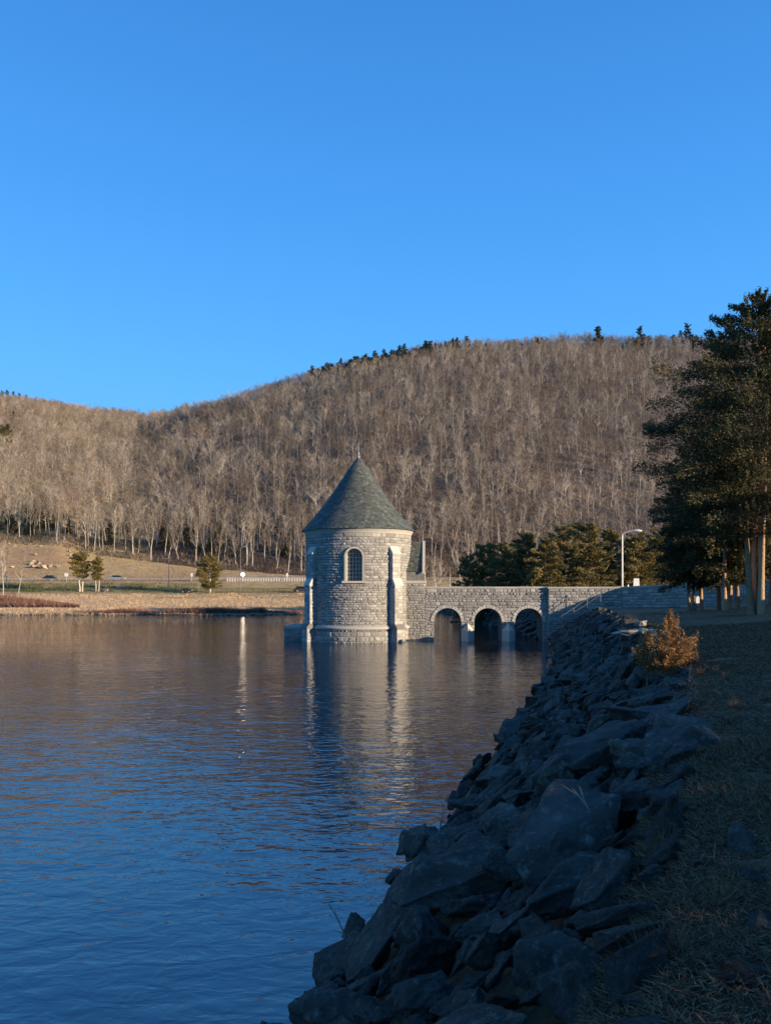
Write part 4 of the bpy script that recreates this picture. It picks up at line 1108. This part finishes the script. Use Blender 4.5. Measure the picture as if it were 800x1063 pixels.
# rusty juniper bush with two peaks
bx, by = (692 - 400) / 800 * 18.0, 18.0
jb = empty('juniper_bush', (bx, by, ground(bx, by) - 0.05)); tag(jb, 'rusty orange juniper bush in sunlight at the top of the rock bank', 'bush')
for k, (ox, oy, h, w_, nl) in enumerate(((0.05, 0, 1.45, 0.72, 90), (-0.42, 0.1, 1.0, 0.5, 60), (0.45, 0.1, 0.85, 0.5, 50), (-0.1, -0.3, 0.6, 0.6, 40))):
    t_, c_ = conifer(500 + k, h, 0.04, (lambda w2: (lambda f, az: w2 * (1 - f) ** 0.85 * (0.8 + 0.3 * math.sin(az * 3 + f * 11))))(w_), nl, 420, 0.055, MT['rust_leaf'], MT['wood'], 0.025, 0.85, 0.05, fan=0.38, sway=0.008)
    link('stem', t_, jb, loc=(ox, oy, 0)); link('foliage', c_, jb, loc=(ox, oy, 0))

# near grass: matted dead blades
def blades(n, ymax, y0, size, seed):
    r = np.random.default_rng(seed); C = []; 
    while len(C) < n:
        y = y0 + (ymax - y0) * r.random() ** 1.6; q = bound_q(y) + r.uniform(-0.45, 8) ; x = (q + 0.2702 * y) / 0.9628
        if x > 0.56 * y + 0.7: continue
        if fbm(x * 1.3, y * 1.3, 2) < r.uniform(-0.9, 0.2): continue
        C.append((x, y, ground(x, y) + 0.02))
    C = np.array(C); s = size * (0.7 + C[:, 1] / ymax)
    d = r.normal(0, 1, (n, 3)); d[:, 2] = np.abs(r.normal(0.0, 0.4, n)); d /= np.linalg.norm(d, axis=1, keepdims=True)
    p = np.cross(d, r.normal(0, 1, (n, 3))); p /= np.linalg.norm(p, axis=1, keepdims=True)
    L = (s * r.uniform(0.5, 1.4, n))[:, None]; wd = (0.0022 + 0.00035 * C[:, 1])[:, None]
    V = np.stack([C - p * wd, C + p * wd, C + d * L + np.array([0, 0, -0.01])], 1).reshape(-1, 3)
    return V, r.uniform(0, 1, n)
V1, T1 = blades(110000, 9, 1.8, 0.06, 1); V2, T2 = blades(90000, 32, 6, 0.075, 2)
# grass tufts standing at the rock edge
r = np.random.default_rng(4); C = []
for _ in range(22):
    y = 2.5 + 14 * r.random(); q = bound_q(y) + r.uniform(-0.3, 1.2); x = (q + 0.2702 * y) / 0.9628; zc = ground(x, y)
    for _b in range(90):
        C.append((x + r.normal(0, .035), y + r.normal(0, .035), zc))
C = np.array(C); d = r.normal(0, 0.55, (len(C), 3)); d[:, 2] = 1; d /= np.linalg.norm(d, axis=1, keepdims=True); p = np.cross(d, r.normal(0, 1, d.shape)); p /= np.linalg.norm(p, axis=1, keepdims=True)
V3_ = np.stack([C - p * .003, C + p * .003, C + d * r.uniform(.1, .26, (len(C), 1))], 1).reshape(-1, 3)
VV = np.concatenate([V1, V2, V3_]); TT = np.concatenate([T1, T2, r.uniform(0.2, 1, len(C))])
tag(link('grass', raw_mesh('grass', VV, np.arange(len(VV)).reshape(-1, 3), MT['straw'], TT)), 'matted brown winter grass along the top of the rock bank', 'grass', kind='stuff')

# dead sticks caught in the rocks by the water
for k, (px, D, L, az, el, lb) in enumerate(((440, 14.6, 1.5, 170, 8, 'long bare branch reaching over the water from the rocks'), (455, 13.2, 0.9, 60, 55, 'short upright dead twig between waterside boulders'),
        (352, 10.6, 0.6, 130, 50, 'forked dead twig at the lowest left rocks'), (612, 7.2, 0.5, 140, 40, 'thin pale stick lying across the near boulders'), (716, 13.6, 0.35, 60, 60, 'short pale stick poking up under the juniper'))):
    p = Vector(at_px(px, D)) + Vector((0, 0, 0.35)); a, e = R(az), R(el)
    d = Vector((math.cos(a) * math.cos(e), math.sin(a) * math.cos(e), math.sin(e))); ms = M(); r2 = random.Random(k)
    q = [p - d * 0.2]
    for i in range(5): q.append(q[-1] + (d + Vector((r2.gauss(0, .12), r2.gauss(0, .12), r2.gauss(0, .08)))) * L / 5)
    ms.tube(q, [0.014 * (1 - i / 7) for i in range(6)], 5, tone=0.7)
    for i in range(5):
        s = q[1 + i % 4]; ms.tube([s, s + (d + Vector((r2.gauss(0, .7), r2.gauss(0, .7), r2.gauss(-0.2, .5)))).normalized() * L * r2.uniform(.15, .4)], [0.007, 0.003], 4, tone=0.6)
    tag(ms.build('dead_branch', MT['drystalk']), lb, 'branch')

# ------------------------------------------------------------------ dam furniture
def lamp_post(x, y, z, h, arm, label, group=None, side=1, thin=0.09, mt='galv'):
    o = empty('street_lamp', (x, y, z)); tag(o, label, 'street lamp', group)
    p = M(); p.lathe([(thin * 1.5, 0), (thin * 1.5, 0.25), (thin, 0.3), (thin * 0.75, h * 0.93)], 10); p.build('pole', MT[mt], o, smooth=40)
    a = M(); pts = [(side * arm * (1 - math.cos(t)) , 0, h * 0.93 - 0.05 + h * 0.07 * math.sin(t)) for t in np.linspace(0, 1.45, 8)]
    a.tube(pts, thin * 0.55, 6); a.build('arm', MT[mt], o, smooth=60)
    e = pts[-1]; hd = M()
    hd.tube([(e[0] - side * 0.1, 0, e[2] + 0.02), (e[0] + side * 0.25, 0, e[2] + 0.05), (e[0] + side * 0.7, 0, e[2] + 0.03), (e[0] + side * 0.95, 0, e[2])], [0.06, 0.15, 0.16, 0.05], 8)
    hd.build('lamp_head', MT[mt], o, smooth=60)
    return o
px_ = (645.5 - 400) / 800 * 79.5
lamp_post(px_, 79.5, ground(px_, 79.5), 11.1 - ground(px_, 79.5), 1.25, 'pale curved-arm street lamp rising behind the dam wall', thin=0.12)
sx = (660.3 - 400) / 800 * 80
so = empty('road_sign', (sx, 80, ground(sx, 80))); tag(so, 'small blank white road sign behind the dam wall right of the street lamp', 'sign')
s_ = M(); s_.tube([(0, 0, 0), (0, 0, 1.6)], 0.04, 6); s_.build('post', MT['galv'], so)
s_ = M(); s_.prism([(-0.27, 1.05), (0.27, 1.05), (0.33, 1.2), (0.27, 2.05), (-0.27, 2.05), (-0.33, 1.2)], -0.03, 0.03, lambda u, v, h_: (u, h_, v)); s_.build('sign_panel', MT['white'], so)
so.scale = (1, 1, (5.5 + 6.5 * .1 - ground(sx, 80)) / 2.05)
sx2 = (651.5 - 400) / 800 * 80
s_ = M(); s_.lathe([(0.09, 0), (0.09, 1.35), (0.06, 1.42), (0.0, 1.43)], 8); o = s_.build('marker_post', MT['galv'], smooth=40); o.location = (sx2, 80, ground(sx2, 80) + 0.1); tag(o, 'short pale post between the street lamp and the white sign', 'post')
# marker stake on the slope
kx = (723.5 - 400) / 800 * 45; ko = empty('marker_stake', (kx, 45, ground(kx, 45))); tag(ko, 'thin dark stake with a pale sunlit box on the grass by the cedars', 'stake')
s_ = M(); s_.tube([(0, 0, -0.2), (0, 0, 0.75)], 0.03, 6); s_.build('stake', MT['wood'], ko)
s_ = M(); s_.box((-0.1, -0.07, 0.55), (0.1, 0.07, 0.85)); s_.prism([(-0.13, 0.85), (0.13, 0.85), (0, 0.97)], -0.1, 0.1, lambda u, v, h_: (u, h_, v)); s_.build('box_head', MT['white'], ko)

# ------------------------------------------------------------------ far shore
def car(x, y, z, L, mat, label, rz=0, cat='car', hgt=1.5):
    o = empty('parked_car', (x, y, z), rz); tag(o, label, cat)
    h = hgt; b_ = M()
    body = [(-L/2, .3), (L/2, .3), (L/2, .62), (L/2 - .15, .82), (L*.24, .92), (-L/2 + .1, .98), (-L/2, .7)]
    b_.prism(body, -.88, .88, lambda u, v, h_: (u, h_, v)); b_.build('body', mat, o)
    c_ = M(); cab = [(-L*.42, .93), (L*.22, .93), (L*.10, h), (-L*.30, h + .02)]
    c_.prism(cab, -.74, .74, lambda u, v, h_: (u, h_, v)); c_.build('cabin_glass', MT['glass'], o)
    r_ = M(); r_.box((-L*.31, -.72, h), (L*.11, .72, h + .05)); r_.build('roof', mat, o)
    for wx in (-L * .31, L * .30):
        for sy in (-.86, .86):
            w_ = M(); w_.tube([(wx, sy - .1, .33), (wx, sy + .1, .33)], .33, 14); wo2 = w_.build('wheel', MT['rubber'], o)
            w2 = M(); w2.tube([(wx, sy - .11, .33), (wx, sy + .11, .33)], .19, 10); w2.build('rim', MT['galv'], wo2)
    for sy in (-.62, .62):
        l_ = M(); l_.box((L/2 - .02, sy - .15, .6), (L/2 + .02, sy + .15, .75)); l_.build('headlight', MT['white'], o)
    return o
ry = 237.5
def rx(px, D): return (px - 400) / 800 * D
car(rx(122, ry), ry, far_h(rx(122, ry), ry) + 0.12, 4.7, MT['silver_paint'], 'silver car on the road across the lake, just right of the twin-stemmed evergreen')
car(rx(53, ry), ry, far_h(rx(53, ry), ry) + 0.12, 4.4, MT['dark_paint'], 'dark car on the far road below the pale rock outcrop')
car(rx(313, 200), 200, far_h(rx(313, 200), 200), 4.2, MT['dark_paint'], 'dark car parked on the far shore just left of the tower', rz=0.3)
car(rx(194, 198), 198, far_h(rx(194, 198), 198), 2.6, MT['dark_paint'], 'small dark cart parked beside the far shore fence', hgt=1.2)
# shrub white-green thing = road sign by the outcrop; boulder by fence
p = (rx(109.5, 203), 203); o = link('boulder', rock_mesh('rock', MT['tan_rock'], 130, 2, (1, .8, .8), 12), loc=(p[0], p[1], far_h(*p) + 0.45), scl=(1.7, 1.4, 1.7)); tag(o, 'pale tan boulder on the far shore beside the fence', 'boulder')
out_px = [(32, 587, 2.2), (36, 590, 2.6), (41, 586, 2.4), (46, 591, 2.8), (52, 589, 2.0), (35, 584, 1.5), (60, 589, 1.8), (37, 577, 1.6), (13, 590, 1.8), (29, 566, 1.2), (42, 568, 1.4), (74, 577, 2.0), (72, 573, 1.4), (15, 567, 1.4), (10, 565, 1.1)]
for k, (px, py, s) in enumerate(out_px):
    # walk out along the far field until the ground meets that row
    D = 244.0
    for dd in np.arange(244, 296, 1.0):
        if 607 - 800 * (far_h(rx(px, dd), dd) - EYE) / dd <= py: D = dd; break
    x = rx(px, D); o = link('outcrop_rock', rock_mesh('rock', MT['tan_rock'], 140 + k, 2, (1, .8, .8), 12), loc=(x, D, far_h(x, D) + s * .2), scl=(s, s, s * 0.9), rot=(0, 0, k))
    tag(o, 'tan rock in the field above the far road, %s from the left' % nth(sorted(a[0] + a[1] * .001 for a in out_px).index(px + py * .001)), 'rock', 'rocks on the field above the far road')
# guard rail and fence
gr = empty('guard_rail', (0, 0, 0)); tag(gr, 'pale guard rail on short posts along the far road left of the tower', 'guard rail')
xs2 = np.linspace(rx(236, 232), rx(322, 232), 33)
rl = M(); rl.tube([(x, 231.9, far_h(x, 232) + 0.72) for x in xs2], 0.13, 4); rl.tube([(x, 231.9, far_h(x, 232) + 1.55) for x in xs2], 0.07, 4); rl.build('rail', MT['galv'], gr)
pm = M(); pm.box((-.14, -.14, -0.3), (.14, .14, 1.05)); pme = pm.mesh('post', MT['white'])
for x in xs2: link('post', pme, gr, loc=(x, 232.05, far_h(x, 232)))
gr = empty('guard_rail', (0, 0, 0)); tag(gr, 'long grey guard rail edging the far road below the field at the left', 'guard rail')
xs2 = np.linspace(rx(-10, 232), rx(234, 232), 60)
rl = M(); rl.tube([(x, 231.9, far_h(x, 232) + 0.62) for x in xs2], 0.12, 4); rl.build('rail', MT['galv'], gr)
pme2 = pm.mesh('post', MT['wood'])
for x in xs2: link('post', pme2, gr, loc=(x, 232.05, far_h(x, 232) - 0.3))
fe = empty('wire_fence', (0, 0, 0)); tag(fe, 'thin dark wire fence between the grass and the sandy shore', 'fence')
xs3 = np.linspace(rx(-8, 197), rx(322, 197), 62)
rl = M()
for hgt in (0.35, 1.15): rl.tube([(x, 197, far_h(x, 197) + hgt) for x in xs3], 0.03, 4)
rl.build('wire', MT['dark_metal'], fe)
pm2 = M(); pm2.tube([(0, 0, -0.3), (0, 0, 1.2)], 0.045, 5); pme3 = pm2.mesh('post', MT['dark_metal'])
for x in xs3: link('post', pme3, fe, loc=(x, 197.0, far_h(x, 197)))
# utility poles, lamps and signs
for px, D, h, lb in ((175, 206, 8.6, 'dark pole with a small lamp standing at the far fence, left of the round evergreen'), (249.6, 206, 11.8, 'tall pole with a lamp at the far fence, right of the round evergreen'), (116, 230, 8.6, 'lamp pole beside the silver car on the far road')):
    x = rx(px, D); lamp_post(x, D, far_h(x, D), h, 0.5, lb, side=-1 if px == 175 else 1, thin=0.08, mt='far_metal')
hv = (sdir + (Vector((0, 0, EYE)) - Vector((rx(252, 231), 231, 8))).normalized()).normalized()  # disc normal aimed between sun and viewer to throw the glint
m, nt, b = newmat('glint_metal'); b.inputs['Base Color'].default_value = (0.85, 0.85, 0.85, 1); b.inputs['Metallic'].default_value = 0.9; b.inputs['Roughness'].default_value = 0.22
MT['reflective'] = m
x = rx(252, 231); sg = empty('round_road_sign', (x, 231, far_h(x, 231))); tag(sg, 'round road sign tilted to flash the sun beside the far road', 'sign')
s_ = M(); s_.tube([(0, 0, -.3), (0, 0, 2.0)], 0.06, 6); s_.build('post', MT['galv'], sg)
s_ = M(); ql = hv.to_track_quat('Z', 'Y')
cc_ = [Vector((0, 0, 2.1)) + ql @ Vector((0.45 * math.cos(t), 0.45 * math.sin(t), 0.05)) for t in np.linspace(0, 6.283, 17)[:-1]]
cb_ = [p - hv * 0.06 for p in cc_]
s_.add([tuple(p) for p in cc_ + cb_], [tuple(range(16)), tuple(range(31, 15, -1))] + [(i, i + 16, (i + 1) % 16 + 16, (i + 1) % 16) for i in range(16)]); s_.build('sign_panel', MT['reflective'], sg)
for px, lb in ((298, 'small white sign post on the far road near the tower'), (199, 'small white marker on the far road left of the round evergreen'), (69, 'whitish sign cluster on the far road left of the twin-stemmed evergreen')):
    x = rx(px, 231); o = empty('road_sign', (x, 231, far_h(x, 231))); tag(o, lb, 'sign')
    s_ = M(); s_.tube([(0, 0, -.3), (0, 0, 2.2)], 0.05, 6); s_.build('post', MT['galv'], o)
    w_ = 0.3 if px != 69 else 0.55
    s_ = M(); s_.box((-w_, -0.08, 1.5), (w_, -0.05, 2.5)); s_.build('sign_panel', MT['white'], o)
# far shore trees
def round_ever(px, D, top, wd, lb, seed, stems=1, z0f=0.07):
    x = rx(px, D); z = far_h(x, D); h = EYE + (607 - top) / 800 * D - z
    t_, c_ = conifer(seed, h, h * z0f, lambda f, az: wd * (1 - abs(2 * f - 0.75) ** 2.4 * 0.72 if f > 0.375 else 0.75 + 0.25 * f / 0.375) * (0.88 + 0.2 * math.sin(az * 3 + 9 * f)), 140, 90, 0.33, MT['olive'], MT['pale_bark'], 0.22, 0.35, 0.15, stems=stems, fan=0.5)
    o = empty('evergreen_tree', (x, D, z)); tag(o, lb, 'tree'); link('trunk', t_, o); link('crown', c_, o)
round_ever(218, 200, 574, 3.8, 'rounded golden-green evergreen standing alone on the far grass', 601)
round_ever(84, 203, 571, 3.0, 'taller of the two evergreens with bare lower trunks beside the far fence', 602, 2, 0.32)
round_ever(101, 203, 577, 1.9, 'slimmer of the two evergreens with bare lower trunks beside the far fence', 603, 2, 0.32)
for k, (px, D, s, lb) in enumerate(((3, 190, .85, 'leafless tree at the left edge of the far shore'), (19, 196, .75, 'pale forked leafless tree on the far shore near the left edge'), (8, 215, .8, 'leafless tree just behind the one at the left edge'))):
    x = rx(px, D); o = empty('small_bare_tree', (x, D, far_h(x, D)), k); o.scale = (s, s, s); tag(o, lb, 'tree'); link('trunk', BT[k][0], o); link('crown', BT[k][1], o)

# brush, rubble line
def thicket(name, n, region, h, mat, label, cat, seed, w=0.05):
    r = np.random.default_rng(seed); C = []
    while len(C) < n:
        p = region(r)
        if p is None: continue
        C.append(p)
    C = np.array(C); d = r.normal(0, 0.55, (n, 3)); d[:, 2] = 1; d /= np.linalg.norm(d, axis=1, keepdims=True)
    q = np.cross(d, r.normal(0, 1, d.shape)); q /= np.linalg.norm(q, axis=1, keepdims=True)
    L = (C[:, 3] * h * r.uniform(.4, 1.2, n))[:, None]; P = C[:, :3]
    V = np.stack([P - q * w, P + q * w, P + d * L], 1).reshape(-1, 3)
    tag(link(name, raw_mesh(name, V, np.arange(3 * n).reshape(-1, 3), mat, r.uniform(0, 1, n))), label, cat, kind='stuff')
def shore_region(r):
    px = r.uniform(75, 322); x = rx(px, 145); y = far_shore_y(x) + 1.3 + abs(r.normal(0, 2.0)); x = rx(px, y)
    k = fbm(x * 0.15, y * 0.05, 1) * 0.7 + 0.75
    if px < 130: k *= (px - 70) / 60
    if px > 275: k *= 0.35
    return (x, y, far_h(x, y) - 0.05, max(0.15, k))
thicket('shore_brush', 16000, shore_region, 1.35, MT['brush'], 'low red-brown brush lining the far shore', 'brush', 1)
def left_region(r):
    px = r.uniform(-20, 82); lim = max(0.05, 1 - max(0, px - 10) / 75); D = 150 + r.random() * 26 * lim + 3; x = rx(px, D)
    return (x, D, far_h(x, D) - 0.05, 0.4 + 0.9 * lim * (fbm(x * .2, D * .2) + .6))
thicket('reddish_thicket', 12000, left_region, 1.7, MT['brush'], 'reddish bare thicket on the far bank at the left edge', 'brush', 2)
def green_region(r):
    px = r.choice([r.uniform(-10, 45), r.uniform(125, 205), r.uniform(40, 120)]); D = r.uniform(203, 226); x = rx(px, D)
    return (x, D, far_h(x, D) - 0.05, 0.4 + 1.0 * max(0, fbm(x * .12, D * .12) + .3))
thicket('weeds', 9000, green_region, 1.1, MT['greenbrush'], 'rough greenish weeds on the slope below the far road', 'weeds', 3)
def field_region(r):
    px = r.uniform(-20, 320); D = r.uniform(244, 290); u = (px - 400) / 800
    if D > tree_d(u): return None
    x = u * D; k = fbm(x * .09, D * .09, 4)
    if k < r.uniform(-0.6, 0.4): return None
    return (x, D, far_h(x, D) - 0.03, 0.4 + 0.8 * max(0, k))
thicket('dry_weeds', 9000, field_region, 0.9, MT['drystalk'], 'dry tan weeds scattered over the field above the far road', 'weeds', 7, 0.05)
MT['pale_stalk'] = toned('pale_dry_grass', [(0.0, (0.26, 0.17, 0.09)), (1.0, (0.62, 0.45, 0.26))], 0.5, 0.3, 0.9, 0)
def beach_region(r):
    px = r.uniform(-20, 325); x = rx(px, 165); y = far_shore_y(x) + r.uniform(4, 56); x = rx(px, y); k = fbm(x * .12, y * .12, 14)
    if k < r.uniform(-0.9, 0.35): return None
    return (x, y, far_h(x, y) - 0.02, 0.5 + 0.8 * max(0, k))
thicket('beach_grass', 26000, beach_region, 0.42, MT['pale_stalk'], 'short pale dry grass added to catch the sun over the sandy far shore', 'grass', 8, 0.05)  # upright blades added to catch the low sun and brighten the sand
def slope_region(r):
    u = r.uniform(-0.56, 0.56); rd = interp(u, RIDGE_U, RIDGE_D); D = tree_d(u) + (rd - tree_d(u)) * r.random() ** 1.2; x = u * D
    return (x, D, far_h(x, D) - 0.1, 0.4 + 0.9 * abs(fbm(x * .03, D * .03, 6)) + 0.2)
MT['sapling'] = toned('sapling_twigs', [(0.0, (0.07, 0.05, 0.038)), (0.6, (0.19, 0.145, 0.105)), (1.0, (0.34, 0.28, 0.20))], 0.2, 0.3, 0.9, 0)
thicket('saplings', 70000, slope_region, 3.2, MT['sapling'], 'thin leafless saplings and brush between the trees of the hill', 'saplings', 9, 0.07)
def under_region(r):
    px = r.uniform(-20, 520); u = (px - 400) / 800; D = tree_d(u) + r.uniform(-3, 22); x = u * D
    return (x, D, far_h(x, D) - 0.05, 0.5 + 0.9 * max(0, fbm(x * .1, D * .1) + .3))
thicket('undergrowth', 16000, under_region, 2.2, MT['dark_brush'], 'dark brown undergrowth between the trunks at the foot of the wood', 'undergrowth', 4, 0.07)
Vs = []; Fs = []; base = 0
for _ in range(900):
    px = rr.uniform(-30, 330); D0 = 143; x = rx(px, D0); y = far_shore_y(x) + rr.uniform(-0.3, 1.6); x = rx(px, y); s = rr.uniform(0.2, 0.65)
    v, f = arrs(LOW[rr.randrange(len(LOW))]); mx = np.array(Matrix.Translation((x, y, far_h(x, y) + 0.1)) @ Matrix.Rotation(rr.uniform(0, 6), 4, 'Z') @ Matrix.Diagonal((s, s, s, 1)))
    Vs.append(v @ mx[:3, :3].T + mx[:3, 3]); Fs.append(f + base); base += len(v)
tag(link('shore_rubble', raw_mesh('shore_rubble', np.concatenate(Vs), np.concatenate(Fs), MT['tan_rock'])), 'line of pale broken stones at the far waterline', 'rubble', kind='stuff')
